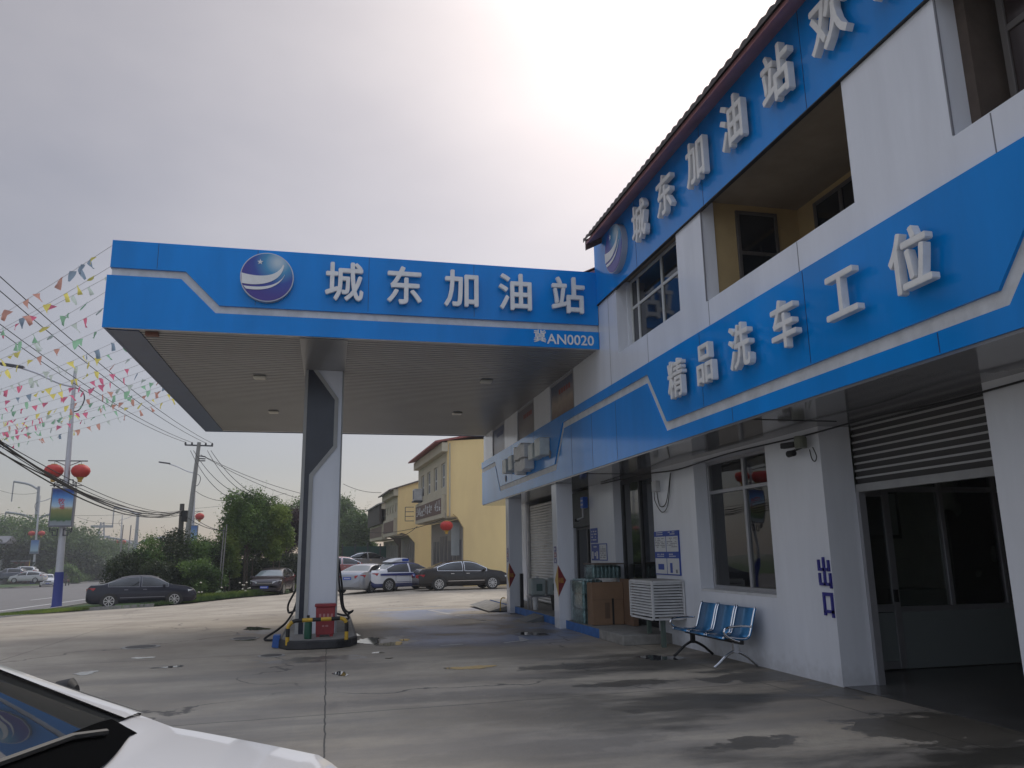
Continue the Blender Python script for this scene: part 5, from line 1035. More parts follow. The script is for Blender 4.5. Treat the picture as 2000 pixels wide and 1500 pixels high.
# thick bundle of cables
q = random.Random(5); Sp = at(355, 1003, 50); E0 = at(0, 873, 20.5)
for i in range(9):
    e = E0+Vector((q.uniform(-.05, .05), 0, q.uniform(-.15, .16))); nx = e+(e-Sp)*.5; s_ = .95+q.uniform(-.25, .45); A = Sp+Vector((0, 0, q.uniform(-.12, .2)))
    P = catenary(A, e, s_*.62, 22)+[e.lerp(nx+Vector((0, 0, 3.2)), t) for t in (.15, .35, .6, 1)]
    o = MB().tube(P, q.choice((.012, .018, .026)), 5, cap=False).build('telecom_cable', WIRE); tag(o, 'one of the black cables in the thick sagging bundle above the lanterns', 'cable', 'bundle of sagging cables')
for i, (a, c, sg) in enumerate((((358, 1004, 50), (440, 1036, 46), .25), ((380, 1012, 55), (442, 1038, 46), .15), ((392, 888, 55), (600, 978, 60), .3), ((400, 892, 55), (606, 968, 60), .25), ((372, 880, 55), (455, 975, 44), .5), ((378, 880, 55), (470, 968, 44), .4), ((405, 880, 55), (485, 965, 44), .4), ((412, 880, 55), (500, 968, 44), .3), ((0, 1003, 100), (350, 998, 110), .4), ((0, 958, 100), (75, 962, 100), .3), ((380, 993, 110), (560, 963, 100), .3), ((670, 945, 60), (745, 962, 60), .2), ((676, 985, 80), (724, 995, 80), .2), ((150, 1010, 110), (240, 1022, 110), .3), ((380, 958, 60), (440, 978, 60), .2), ((720, 1040, 60), (870, 1012, 46), .3), ((770, 1048, 60), (815, 1028, 48), .2))):
    wire('overhead_wire', 'thin distant overhead wire number', [catenary(at(*a), at(*c), sg, 10)], .018)['label'] = ['black cable leaving the short pole towards the trees', 'lower cable from the concrete pole to the trees', 'long wire from the concrete pole crossing behind the pillar', 'upper long wire from the bracket crossing behind the pillar', 'wire falling from the crossarm, first from the left', 'wire falling from the crossarm, second from the left', 'wire falling from the crossarm, third from the left', 'wire falling from the crossarm, rightmost', 'far level wire behind the nearest street lamp', 'faint wire at the left edge above the far poles', 'faint rising wire behind the round tree', 'faint wire right of the canopy pillar', 'faint lower wire right of the canopy pillar', 'far faint wire between street lamp and bushes', 'faint wire behind the leaning concrete pole', 'wire strung across the fronts of the yellow buildings', 'short wire to the bracket on the yellow building'][i]
def steel_mast(px, ptop, pbot, Y, lab):
    a, t_ = at(px[1], pbot, Y), at(px[0], ptop, Y); a = Vector((a.x, a.y, G(a.x, a.y))); T = thing('power_mast', lab, 'power mast', a, 0, 'steel power masts beyond the road'); s_ = Y/110
    MB().tube([a, t_], [.32*s_, .16*s_], 8).build('shaft', mat('mast_steel', (.28, .29, .31), .5, metal=.3), T)
    b = MB()
    for dz, wds in ((0, (-2.9, 0)), (-3.8, (-3.4, 3.4)), ):
        for wd in wds:
            if wd: c = t_+Vector((0, 0, dz*s_)); b.tube(smooth_path([c+Vector((0, 0, -.4*s_)), c+Vector((wd*.4*s_, 0, .25*s_)), c+Vector((wd*s_, 0, .6*s_))], 4), .13*s_, 6); b.tube([c+Vector((wd*s_, 0, .6*s_)), c+Vector((wd*s_, 0, -1.9*s_))], .07*s_, 5)
    c = t_+Vector((0, 0, -9.2*s_)); b.tube([c+Vector((-3*s_, 0, 0)), c+Vector((3*s_, 0, 0))], .1*s_, 5)
    b.build('arms', MATS['mast_steel'], T); return T
steel_mast((76, 62), 950, 1120, 165, 'steel power mast with curved arms behind the far street lamp')
steel_mast((270, 262), 1000, 1100, 200, 'smaller steel power mast rising behind the bushes')
for px, y0, Y, lab in ((241, 1025, 130, 'thin bare post left of the smaller power mast'), (256, 1026, 130, 'thin bare post next to the smaller power mast'), (443, 1024, 47, 'thin post at the left edge of the round tree'), (438, 1030, 47, 'second thin post at the left edge of the round tree')):
    t_ = at(px, y0, Y); pole('post', lab, 'post', Vector((t_.x-.1, t_.y, 0)), t_, .075*Y/100, .06*Y/100, mat('post_grey', (.22, .21, .2), .8))
t_ = at(200, 1020, 260); CT = thing('cell_tower', 'hazy lattice cell tower far away above the trees', 'tower', (t_.x, t_.y, -2)); b = MB()
for s in (-1, 1): b.tube([(t_.x+s*1.6, t_.y, 0), (t_.x+s*.4, t_.y, t_.z)], .22, 5)
for k in range(12): z = k*t_.z/12; wd = 1.6-1.2*k/12; b.tube([(t_.x-wd, t_.y, z), (t_.x+wd, t_.y, z+t_.z/12)], .12, 4)
b.build('lattice', MATS['mast_steel'], CT); MB().box(t_.x-3, t_.x+3, t_.y-.5, t_.y+.5, t_.z-1.6, t_.z-.9).box(t_.x-2.4, t_.x+2.4, t_.y-.5, t_.y+.5, t_.z-4.6, t_.z-4.0).build('platform', MATS['mast_steel'], CT)
LP_ = at(190, 1035, 80); pole('leaning_post', 'slim leaning post in the trees across the road', 'post', atT(207, 1132), at(190, 1078, atT(207, 1132).y), .2, .16, MATS['post_grey'])

# ---------------------------------------------------------------- bunting
FL = [mat('flag_%d' % i, c, .7) for i, c in enumerate(((.58, .16, .27), (.50, .28, .24), (.26, .48, .34), (.68, .62, .18), (.20, .27, .36), (.46, .54, .52), (.62, .16, .26)))]
for m in FL:
    t = m.node_tree; bb = t.nodes['Principled BSDF']; mo = t.nodes['Material Output']; tl = t.nodes.new('ShaderNodeBsdfTranslucent'); tl.inputs[0].default_value = bb.inputs['Base Color'].default_value; mxs = t.nodes.new('ShaderNodeMixShader'); mxs.inputs[0].default_value = .6; t.links.new(bb.outputs[0], mxs.inputs[1]); t.links.new(tl.outputs[0], mxs.inputs[2]); t.links.new(mxs.outputs[0], mo.inputs[0])
q = random.Random(21); az = R(-38.9); sd = Vector((sin(az), cos(az), 0))
ORD = ['topmost', 'second', 'third', 'fourth', 'fifth', 'sixth', 'seventh', 'eighth', 'ninth', 'tenth', 'eleventh', 'twelfth', 'thirteenth', 'fourteenth', 'fifteenth', 'sixteenth', 'lowest']
ST = [13.45, 14.1, 14.45, 14.9, 15.6, 16.7, 17.7, 18.6, 19.4, 20.2, 20.9, 21.6, 22.3, 23.0, 23.6, 24.2, 24.65]
FM = {}
def flag_mesh(ci, v):
    if (ci, v) in FM: return FM[ci, v]
    qq = random.Random(v*13+5); n = 5; V = []; Fc = []; sw = qq.uniform(-.14, .14); tw = qq.uniform(-.3, .3); rl = qq.uniform(0, .07)
    for i in range(n+1):
        t_ = i/n; hw_ = .09*(1-t_)+.006; 
        for j in range(4):
            u = j/3*2-1; V.append((u*hw_+sw*.7*t_*t_+.015*sin(4*t_+v), .022*sin(3.1*t_+u*1.7+v)+rl*u*t_*.5, -.2*t_*(1-.25*abs(tw))))
    for i in range(n):
        for j in range(3): Fc.append((i*4+j, i*4+j+1, (i+1)*4+j+1, (i+1)*4+j))
    me = bpy.data.meshes.new('flag'); me.from_pydata(V, [], Fc); me.materials.append(FL[ci]); me.polygons.foreach_set('use_smooth', [True]*len(Fc)); FM[ci, v] = me; return me
for i, y0 in enumerate(ST):
    A = Vector((CX0-.03, y0, 6.72)); Ln = 21; E_ = A+sd*Ln+Vector((0, 0, q.uniform(-.1, .5))); sag = q.uniform(.15, .5)
    T = thing('bunting_string', '%s string of coloured pennants tied to the canopy edge' % ORD[i], 'bunting', A, 0, 'strings of pennants over the forecourt')
    P = catenary(A, E_, sag, 24); MB().tube(P, .0045, 4, cap=False).build('cord', mat('cord', (.3, .3, .3), .8), T)
    d_ = q.uniform(.2, .9); a0 = math.atan2(sd.y, sd.x); run = q.randrange(7)
    while d_ < Ln-.3:
        t_ = d_/Ln; p = A.lerp(E_, t_)-Vector((0, 0, sag*4*t_*(1-t_))); 
        if q.random() < .35: run = q.randrange(7)
        o = bpy.data.objects.new('flag', flag_mesh(run, q.randrange(8))); col.objects.link(o); o.parent = T; WM[o] = rootm(T); o.location = p-A; o.rotation_euler = (q.uniform(-.7, .7), q.uniform(-.25, .25), a0+q.uniform(-.6, .6)); s_ = q.uniform(.8, 1.15); o.scale = (s_, s_, s_)
        d_ += q.choice((.2, .5, .7, .8, 1.0))

# ---------------------------------------------------------------- trees and bushes
def leafm(name, lt, dk):
    m = bpy.data.materials.new(name); m.use_nodes = True; t = m.node_tree; n = t.nodes.new; l = t.links.new; bb = t.nodes['Principled BSDF']; bb.inputs['Roughness'].default_value = .55; bb.inputs['Specular IOR Level'].default_value = .3
    tcn = n('ShaderNodeTexCoord'); nz = n('ShaderNodeTexNoise'); nz.inputs['Scale'].default_value = 1.1; nz.inputs['Detail'].default_value = 6; l(tcn.outputs['Object'], nz.inputs[0]); rp = n('ShaderNodeValToRGB'); rp.color_ramp.elements[0].position = .36; rp.color_ramp.elements[1].position = .64
    rp.color_ramp.elements[0].color = (*dk, 1); rp.color_ramp.elements[1].color = (*lt, 1); l(nz.outputs[0], rp.inputs[0]); l(rp.outputs[0], bb.inputs['Base Color'])
    tl = n('ShaderNodeBsdfTranslucent'); l(rp.outputs[0], tl.inputs[0]); mx = n('ShaderNodeMixShader'); mx.inputs[0].default_value = .3; l(bb.outputs[0], mx.inputs[1]); l(tl.outputs[0], mx.inputs[2]); l(mx.outputs[0], t.nodes['Material Output'].inputs[0]); return m
LG = leafm('leaf_green', (.16, .25, .06), (.04, .085, .024)); LB2 = leafm('leaf_bright', (.24, .31, .06), (.08, .14, .03)); LD = leafm('leaf_dark', (.055, .075, .03), (.018, .03, .014)); LPu = leafm('leaf_purple', (.06, .03, .035), (.025, .015, .02)); LW = leafm('leaf_willow', (.14, .20, .07), (.06, .10, .035)); LY = leafm('leaf_yellow', (.3, .28, .06), (.12, .16, .04))
def crown(b, lobes, n, size, q, shell=.55, droop=0):
    tot = sum(l_[3]*l_[4] for l_ in lobes)
    for (cx, cy, cz, rx, rz_) in lobes:
        for _ in range(int(n*rx*rz_/tot)):
            th_, ph = q.uniform(0, 2*pi), math.acos(q.uniform(-1, 1)); r = (shell+(1-shell)*q.random()) if q.random() < .8 else q.random(); r *= 1+.12*sin(5*th_+cx*7)+.1*sin(7*ph+cz*5)
            c = Vector((cx+rx*r*sin(ph)*cos(th_), cy+rx*r*sin(ph)*sin(th_), cz+rz_*r*cos(ph)))
            if q.random() < .06: c += Vector((q.gauss(0, .22), q.gauss(0, .22), abs(q.gauss(0, .2))))*rx
            for k in range(2):
                p = c+Vector((q.gauss(0, size), q.gauss(0, size), q.gauss(0, size)))
                a = Vector((q.gauss(0, 1), q.gauss(0, 1), q.gauss(0, .6)-droop)).normalized(); u = a.cross(Vector((q.gauss(0, 1), q.gauss(0, 1), q.gauss(0, 1)))).normalized(); s_ = size*q.uniform(.6, 1.4); bb_ = len(b.v)
                b.v += [tuple(p-a*s_), tuple(p+u*s_*.5), tuple(p+a*s_), tuple(p-u*s_*.5)]; b.f.append((bb_, bb_+1, bb_+2, bb_+3))
def rough_build(b, name, m, parent):
    me = bpy.data.meshes.new(name); inv = rootm(parent).inverted(); me.from_pydata([tuple(inv @ Vector(p)) for p in b.v], [], b.f); me.materials.append(m); o = bpy.data.objects.new(name, me); col.objects.link(o); o.parent = parent; WM[o] = rootm(parent); return o
def tree(name, lab, x, y, h, r, leaf, n=7000, size=.09, trunk=.11, clear=.35, seed=1, cat='tree', grp=None, nl=9, flat=.8, stems=1, droop=0):
    q = random.Random(seed); gz = G(x, y); T = thing(name, lab, cat, (x, y, gz), 0, grp); b = MB(); cz = gz+h*(clear+(1-clear)*.5); vr = h*(1-clear)*.5
    lobes = [(x, y, cz, r*.62, vr*.8)]
    for i in range(nl):
        a = 2*pi*i/nl+q.uniform(-.4, .4); rr = r*q.uniform(.42, .72); z = cz+vr*q.uniform(-.6, .72); k = q.uniform(.34, .52); lobes.append((x+rr*cos(a)*(1 if z < cz else .8), y+rr*sin(a), z, r*k, vr*k*1.1*flat))
    lobes.append((x+q.uniform(-.2, .2)*r, y, gz+h-vr*.38, r*.42, vr*.38))
    crown(b, lobes, n, size, q, droop=droop)
    for _ in range(26 if size < .12 else 8):                      # loose sprigs that break the outline
        l_ = q.choice(lobes[1:]); a = q.uniform(0, 2*pi); p = Vector((l_[0]+l_[3]*.8*cos(a), l_[1]+l_[3]*.8*sin(a), l_[2]+l_[4]*q.uniform(.3, .85))); dv = Vector((q.gauss(0, .35)+.3*cos(a), q.gauss(0, .3), 1)).normalized()*size*1.25
        for k in range(9):
            for _k in range(2):
                u = Vector((q.gauss(0, 1), q.gauss(0, 1), q.gauss(0, .6))).normalized(); v_ = u.cross(Vector((q.gauss(0, 1), q.gauss(0, 1), 1))).normalized(); c_ = p+u*size*.8; s_ = size*q.uniform(.6, 1.0)*(1-k*.05); bb_ = len(b.v)
                b.v += [tuple(c_-u*s_), tuple(c_+v_*s_*.5), tuple(c_+u*s_), tuple(c_-v_*s_*.5)]; b.f.append((bb_, bb_+1, bb_+2, bb_+3))
            p += dv
    rough_build(b, 'crown', leaf, T)
    for s_ in range(stems):
        ox = q.uniform(-.3, .3)*(stems > 1)*r; b = MB(); tip = Vector((x+ox*.8, y, gz+h*.72)); base = Vector((x+ox, y+q.uniform(-.2, .2)*(stems > 1), gz-.02)); b.tube(smooth_path([base, base.lerp(tip, .4)+Vector((q.uniform(-.1, .1), 0, 0)), tip], 4), [trunk*(1-.75*i/8) for i in range(9)], 8)
        for l_ in lobes[1:6]: s0 = base.lerp(tip, q.uniform(.45, .8)); b.tube([s0, s0.lerp(Vector(l_[:3]), .55)+Vector((0, 0, .05*h)), Vector(l_[:3])], [trunk*.45, trunk*.3, trunk*.12], 5)
        b.build('trunk', BARK, T, smooth=True)
    return T
# bushes left of the round trees
def tree_to(name, lab, px, Y, top, r, *a, **k):
    t_ = at(px, top, Y); return tree(name, lab, t_.x, t_.y, t_.z-G(t_.x, t_.y), r, *a, **k)
for i, (px, Y, tp_, r, lf, lab) in enumerate(((252, 46.5, 1085, 1.3, LD, 'low dark bush at the left end of the hedge behind the black sedan'), (294, 47.5, 1046, 1.55, LG, 'dark leafy bush with pale upper twigs above the black sedan roof'), (338, 48.5, 1036, 1.65, LD, 'tallest dark bush in the hedge, below the leaning concrete pole'), (384, 49.5, 1048, 1.5, LG, 'bushy shrub right of the concrete pole base'), (418, 50.5, 1058, 1.4, LD, 'dark shrub between the hedge and the round trees'), (310, 45.5, 1095, 1.2, LD, 'low dark shrub close behind the black sedan'), (372, 46.5, 1100, 1.2, LG, 'low leafy shrub in front of the tall bushes'), (412, 47.5, 1112, 1.0, LG, 'small ragged shrub right of the black sedan bonnet'))):
    tree_to('bush', lab, px, Y, tp_, r, lf, 6500, .06, .05, .04, 30+i, 'bush', 'bushes behind the black sedan', 12, .9, 2)
# round nursery trees
for i, (px, Y, tp_, r, lf, lab, st) in enumerate(((478, 51.5, 957, 1.55, LG, 'round leafy tree on thin trunks, tallest left of the pillar', 3), (512, 53.0, 962, 1.5, LG, 'round topped tree close beside the tallest round tree', 2), (542, 52.5, 992, 1.1, LB2, 'brighter green young tree at the right of the round trees', 2), (452, 50.5, 1032, .65, LB2, 'slender yellow green sapling at the left of the round trees', 2), (566, 60, 990, 1.6, LPu, 'purple leaved tree just left of the canopy pillar', 2), (575, 74, 975, 2.1, LG, 'pale green tree top behind the purple tree', 1), (500, 57, 1010, 1.8, LD, 'dark tree in the shade behind the round trees', 3))):
    tree_to('tree', lab, px, Y, tp_, r, lf, 11000 if i < 3 else 7000, .07, .06, .34 if i != 3 else .2, 60+i, 'tree', 'trees beside the verge', 12, .9, st)
for i, (px, Y, tp_, r) in enumerate(((455, 54, 1092, 1.6), (490, 55, 1085, 1.8), (525, 56, 1088, 1.8), (560, 57, 1080, 1.9), (590, 60, 1085, 2.0))):
    tree_to('bush', ['dark undergrowth bush behind the slender sapling', 'dark undergrowth bush behind the tallest round tree trunks', 'dark undergrowth bush above the dark hatchback roof', 'dark undergrowth bush right of the dark hatchback', 'dark undergrowth bush partly behind the canopy pillar'][i], px, Y, tp_, r, LD, 5000, .08, .05, .0, 200+i, 'bush', 'undergrowth behind the round trees', 9, 1, 1)
tree_to('tree', 'hazy tree seen right of the canopy pillar before the fence', 696, 95, 992, 2.9, LW, 6000, .16, .16, .1, 90, nl=11)
tree_to('tree', 'second hazy tree partly hidden by the canopy pillar', 673, 100, 968, 2.6, LW, 5000, .16, .16, .15, 91, nl=11)
for i, (px, Y, top, r, lf, lab) in enumerate(((5, 165, 1012, 8.5, LG, 'broad dark tree at the left edge across the road'), (42, 160, 1008, 8.0, LG, 'dark tree behind the far street lamp'), (88, 158, 1022, 7.5, LW, 'drooping tree right of the far street lamp'), (128, 156, 1026, 7.2, LW, 'willow like tree seen behind the nearest lamp foot'), (163, 162, 1042, 7.0, LW, 'pale willow like tree right of the nearest lamp'), (195, 172, 1052, 6.8, LW, 'lower tree near the leaning slim post'), (226, 190, 1064, 7.2, LG, 'small far tree at the end of the tree row'), (15, 150, 1062, 5.6, LD, 'dark low tree at the left edge behind the parked cars'), (60, 152, 1068, 5.4, LD, 'dark low tree behind the white off road car'), (150, 152, 1078, 5.0, LD, 'dark bush like tree beyond the road bend'), (105, 150, 1075, 5.0, LD, 'dark low tree above the tricycle'), (190, 165, 1090, 4.6, LD, 'dark shrubby tree beside the leaning slim post'))):
    tree_to('tree', lab, px, Y, top, r, lf, 6500, .24, .3, .04, 120+i, 'tree', 'trees across the road', 13, 1.0, 1, .5)
for i, (px, Y, tp_, r) in enumerate(((140, 142, 1108, 2.0), (120, 143, 1106, 1.9), (-30, 150, 1114, 2.6), (160, 150, 1112, 2.2))):
    tree_to('bush', ['rounded shrub on the far verge behind the tricycle', 'rounded shrub on the far verge above the white car', 'low shrub at the left edge of the far verge', 'rightmost rounded shrub on the far verge'][i], px, Y, tp_, r, LG, 2200, .16, .08, .02, 150+i, 'bush', 'shrubs on the far verge', 6, 1, 1)
# grass and weeds on the verges
q = random.Random(11)
def grass(name, lab, pts, n, h, m):
    b = MB()
    for _ in range(n):
        x, y = pts(q); a = q.uniform(0, 2*pi); hh_ = h*q.uniform(.4, 1.3); l_ = q.uniform(-.4, .4)*hh_; wd = .012; u = Vector((cos(a), sin(a), 0))*wd; p = Vector((x, y, G(x, y)+.05)); bb_ = len(b.v)
        b.v += [tuple(p-u), tuple(p+u), tuple(p+Vector((l_, l_*.5, hh_)))]; b.f.append((bb_, bb_+1, bb_+2))
    me = bpy.data.meshes.new(name); me.from_pydata(b.v, [], b.f); me.materials.append(m); o = bpy.data.objects.new(name, me); col.objects.link(o); return tag(o, lab, 'grass', kind='stuff')
def strip_pts(A, B_, wd): return lambda q: ((lambda t_, s: (A[0]+(B_[0]-A[0])*t_+s, A[1]+(B_[1]-A[1])*t_+s*.8))(q.random(), -abs(q.gauss(0, wd))))
grass('grass', 'short green lawn grass behind the kerb beside the street lamp', strip_pts((K1[0]+.4, K1[1]+.5), (K2[0], K2[1]+.5), .9), 14000, .12, LB2)
grass('weeds', 'tall ragged weeds along the edge of the forecourt', strip_pts(K4, K5, .9), 7000, .2, LG)
grass('weeds', 'weeds at the foot of the round trees', strip_pts((K4[0]+.6, K4[1]+2), (K6[0]-.3, K6[1]), 1.1), 7000, .3, LB2)
grass('grass', 'bright grass patch between the dark hatchback and the pillar', strip_pts((-1.9, 54), (-.6, 62), 1.2), 12000, .2, LB2)
b = MB()
for _ in range(26):
    t_ = q.random(); x, y = K4[0]*(1-t_)+K6[0]*t_-q.uniform(0, 1.2), K4[1]*(1-t_)+K6[1]*t_+q.uniform(0, 1.5); b.lathe([(.01, -.04), (.065, 0), (.01, .04)], (x, y, G(x, y)+q.uniform(.3, 1.0)), 6)
fl = b.build('flowers', mat('petal', (.55, .5, .4), .7)); tag(fl, 'scattered pale flowers among the weeds', 'flowers', kind='stuff')

# ---------------------------------------------------------------- yellow buildings
def local(o, ang):
    c, s = cos(ang), sin(ang); return lambda u, v, z: (o[0]+u*c-v*s, o[1]+u*s+v*c, z)
YW = mat('yellow_wall', (.88, .68, .33), .85, c2=(.72, .54, .27), vs=.5, streak=.3, bump=.1, bs=12); CRW = mat('facade_cream', (.50, .45, .34), .8, var=.1, vs=1); SGN = mat('sign_brown', (.13, .075, .055), .6, var=.2); RRF = mat('red_roof', (.30, .09, .08), .7, var=.2, vs=2)
def lbox(b, f, u0, u1, v0, v1, z0, z1):
    P = [f(u, v, z) for z in (z0, z1) for u, v in ((u0, v0), (u1, v0), (u1, v1), (u0, v1))]; return b.poly(P, [(0, 3, 2, 1), (4, 5, 6, 7), (0, 1, 5, 4), (1, 2, 6, 5), (2, 3, 7, 6), (3, 0, 4, 7)])
def shop_house(lab, o, ang, Ln, Dp, H, ov, nw, shop_z=3.7, sign=True, mainm=YW, roofm=RRF, seed=1, wincol=None, lettered=True):
    f = local(o, ang); T = thing('shop_house', lab, 'building', (*o, 0), 0, 'two storey shop houses beyond the forecourt'); q = random.Random(seed)
    # end wall towards us (v=0) with the arcade opening cut at its street side
    arc = [(0, shop_z), (.35, shop_z+.12), (ov*.6, shop_z-.05), (ov, shop_z-.65)]
    P = arc+[(ov, -1.2), (Dp, -1.2), (Dp, H+.3), (Dp*.45, H+1.2 if roofm is not RRF else H+.3), (0, H)]
    MB().prism([f(u, 0, z) for u, z in P], Vector(f(0, .25, 0))-Vector(f(0, 0, 0))).build('end_wall', mainm, T)
    b = MB(); lbox(b, f, ov, ov+.2, .25, Ln, -1.2, shop_z-.1); b.build('shop_wall', mat('shop_wall', (.3, .28, .25), .8), T)
    b = MB(); wz0, wz1 = shop_z+1.75, H-1.15; st_ = (Ln-.8)/nw; lbox(b, f, 0, .2, .25, Ln, shop_z, wz0); lbox(b, f, 0, .2, .25, Ln, wz1, H)
    v = .25
    for k in range(nw+1):
        v1 = .8+k*st_ if k < nw else Ln; lbox(b, f, 0, .2, v, v1, wz0, wz1); v = v1+st_*.5
    b.build('front_wall', CRW, T)
    for k in range(nw):
        v0 = .8+k*st_; v1 = v0+st_*.5; fr = MB(); t_ = .07
        lbox(fr, f, .1, .16, v0, v0+t_, wz0, wz1); lbox(fr, f, .1, .16, v1-t_, v1, wz0, wz1); lbox(fr, f, .1, .16, v0+t_, v1-t_, wz0, wz0+t_); lbox(fr, f, .1, .16, v0+t_, v1-t_, wz1-t_, wz1); lbox(fr, f, .097, .15, (v0+v1)/2-.04, (v0+v1)/2+.04, wz0+t_, wz1-t_); lbox(fr, f, .103, .15, v0+t_, v1-t_, wz1-.85, wz1-.77)
        w_ = fr.build('window', ALUW, T); pn = MB(); lbox(pn, f, .13, .14, v0+.02, v1-.02, wz0+.02, wz1-.02); pn.build('pane', mat('pane_far', (.05, .06, .08), .08, spec=.7), w_)
    b = MB(); lbox(b, f, .2, Dp, .25, Ln, H-.1, H); lbox(b, f, -.0, ov, .25, Ln, shop_z-.08, shop_z-.005); b.build('slab', CRW, T)
    b = MB(); lbox(b, f, -.35, 0, -.05, Ln, H-.62, H-.1); b.build('cornice', CRW, T)
    if roofm is RRF:
        b = MB(); b.prism([f(u, -.15, z) for u, z in ((-.75, H-.12), (-.75, H-.02), (2.5, H+.62), (Dp, H+.62), (Dp, H+.3), (2.5, H+.5))], Vector(f(0, Ln+.15, 0))-Vector(f(0, 0, 0))); b.build('roof', roofm, T)
    else:
        b = MB(); b.prism([f(u, -.15, z) for u, z in ((-.7, H-.25), (-.7, H-.15), (Dp*.45, H+1.35), (Dp, H+.4), (Dp, H+.3), (Dp*.45, H+1.22))], Vector(f(0, Ln+.15, 0))-Vector(f(0, 0, 0))); b.build('roof', roofm, T)
    if sign:
        b = MB(); lbox(b, f, -.22, -.0, .5, Ln-.2, shop_z-.05, shop_z+1.3); sg = b.build('sign_board', CRW, T); b = MB(); lbox(b, f, -.24, -.221, .85, Ln-.5, shop_z+.2, shop_z+1.1); b.build('sign_face', SGN, sg)
        if lettered:
            b = MB(); n_ = int(Ln*1.25)
            for k in range(n_):
                v = 1.0+k*(Ln-1.7)/n_
                if k == int(n_*.28): continue
                for _ in range(5): dv, dz, hh_ = q.uniform(0, .35), q.uniform(0, .45), q.uniform(.05, .4); (lbox(b, f, -.262, -.241, v+dv, v+dv+.05, shop_z+.35+dz, min(shop_z+1.0, shop_z+.35+dz+hh_)) if q.random() < .5 else lbox(b, f, -.266, -.241, v, v+.4, shop_z+.35+dz, shop_z+.40+dz))
            b.build('sign_letters', PAPER, sg)
    b = MB(); v = .7
    while v < Ln-1:
        wd = q.choice((.9, 1.2)); lbox(b, f, ov-.02, ov+.0, v, v+wd, -.6, q.choice((2.4, 2.7))); v += wd+.35
    b.build('shop_doors', mat('shop_door', (.09, .085, .09), .4, var=.4, vs=2), T); return T, f
p = at(874, 1000, 45); B1, f1 = shop_house('large yellow end walled house with red roof edge and a long lettered sign', (p.x, p.y), R(2.5), 11.0, 9, 8.05, .95, 4, seed=4)
p = at(777, 1000, 61); B2, f2 = shop_house('second yellow house with gabled end, between the large yellow house and the dark house', (p.x, p.y), R(2.5), 8, 9, 6.65, 1.35, 4, 3.1, seed=5, roofm=mat('grey_roof', (.14, .12, .11), .8), lettered=False)
p = at(753, 1000, 71); B3, f3 = shop_house('dark fronted house with pale parapet beyond the second yellow house', (p.x, p.y), R(2.5), 12, 9, 6.2, 1.2, 3, 3.0, mainm=mat('dark_wall', (.10, .085, .07), .85, var=.2), seed=6, roofm=mat('pale_roof', (.35, .34, .32), .8), lettered=False)
b = MB(); lbox(b, f3, -.5, -.3, .3, 11.5, 4.3, 6.0); b.build('facade_cladding', mat('cladding', (.07, .06, .05), .8), B3)
# arcade details on the large yellow house
b = MB(); lbox(b, f1, .97, 2.0, -.0, -.02, 0, .01)
WN = thing('air_conditioner', 'outdoor air conditioner on a bracket beside the far window of the yellow house', 'air conditioner', f1(-.3, 9.6, 5.3)); b = MB(); lbox(b, f1, -.55, -.0, 9.1, 10.0, 5.2, 6.0); b.build('case', WHITED, WN, bevel=.02); b = MB(); lbox(b, f1, -.565, -.551, 9.2, 9.8, 5.3, 5.9); b.build('fan_grille', INK, WN); b = MB(); lbox(b, f1, -.6, .0, 9.05, 10.05, 5.1, 5.2); b.build('bracket', BRZ, WN)
RL = thing('lantern', 'large red lantern hanging under the yellow house arcade corner', 'lantern', at(872, 1027, 44.3)); b, gb, cp = MB(), MB(), MB(); c = at(872, 1027, 44.3); lantern_mesh(b, gb, c, .36, cp); cp.build('cap', GOLD, RL); b.build('shade', LANT, RL, smooth=True); gb.build('tassel', GOLD, RL); MB().tube([c+Vector((0, 0, .25)), c+Vector((0, .5, .75))], .01, 5).build('hook', BRZ, RL)
b = MB(); c0 = Vector(f1(-.3, 11.0, 3.9))
for k in range(4): b.tube([c0+Vector((0, 0, k*.32)), c0+Vector((-.6, .1, k*.32))], .025, 5)
b.tube([c0+Vector((-.6, .1, 0)), c0+Vector((-.6, .1, .96))], .025, 5); tag(b.build('wall_bracket', BRZ), 'dark ladder like wire bracket at the end of the yellow house sign', 'bracket')
o = box('white_panels', mat('tile_white', (.5, .52, .52), .5, var=.1), B1, *[0]*6) if False else None
b = MB(); p = at(893, 1060, 46.2); b.box(p.x-.35, p.x+.5, 46.2, 46.25, 1.5, 3.4); b.build('tiled_panel', mat('tile_white', (.42, .45, .45), .5, var=.1), B1)
b = MB(); a_ = Vector(f1(.12, -.06, 0)); b.tube([a_+Vector((0, 0, 3.7)), a_+Vector((0, 0, 7.9))], .045, 6); b.build('downpipe', CRW, B1)
for u, z, w_, h_ in ((5.2, 1.0, 1.1, .9), (6.9, 1.9, .12, .12)):
    b = MB()
    for q0 in ((u, u+w_, z, z+.02), (u, u+w_, z+h_-.02, z+h_), (u, u+.02, z+.02, z+h_-.02), (u+w_-.02, u+w_, z+.02, z+h_-.02)): lbox(b, f1, q0[0], q0[1], -.015, -.002, q0[2], q0[3])
    b.build('wall_hatch', mat('hatch_line', (.35, .28, .16), .8), B1)
b = MB(); lbox(b, f1, 7.0, 9.0, -.03, -.005, 1.98, 2.0); b.build('conduit', BRZ, B1)
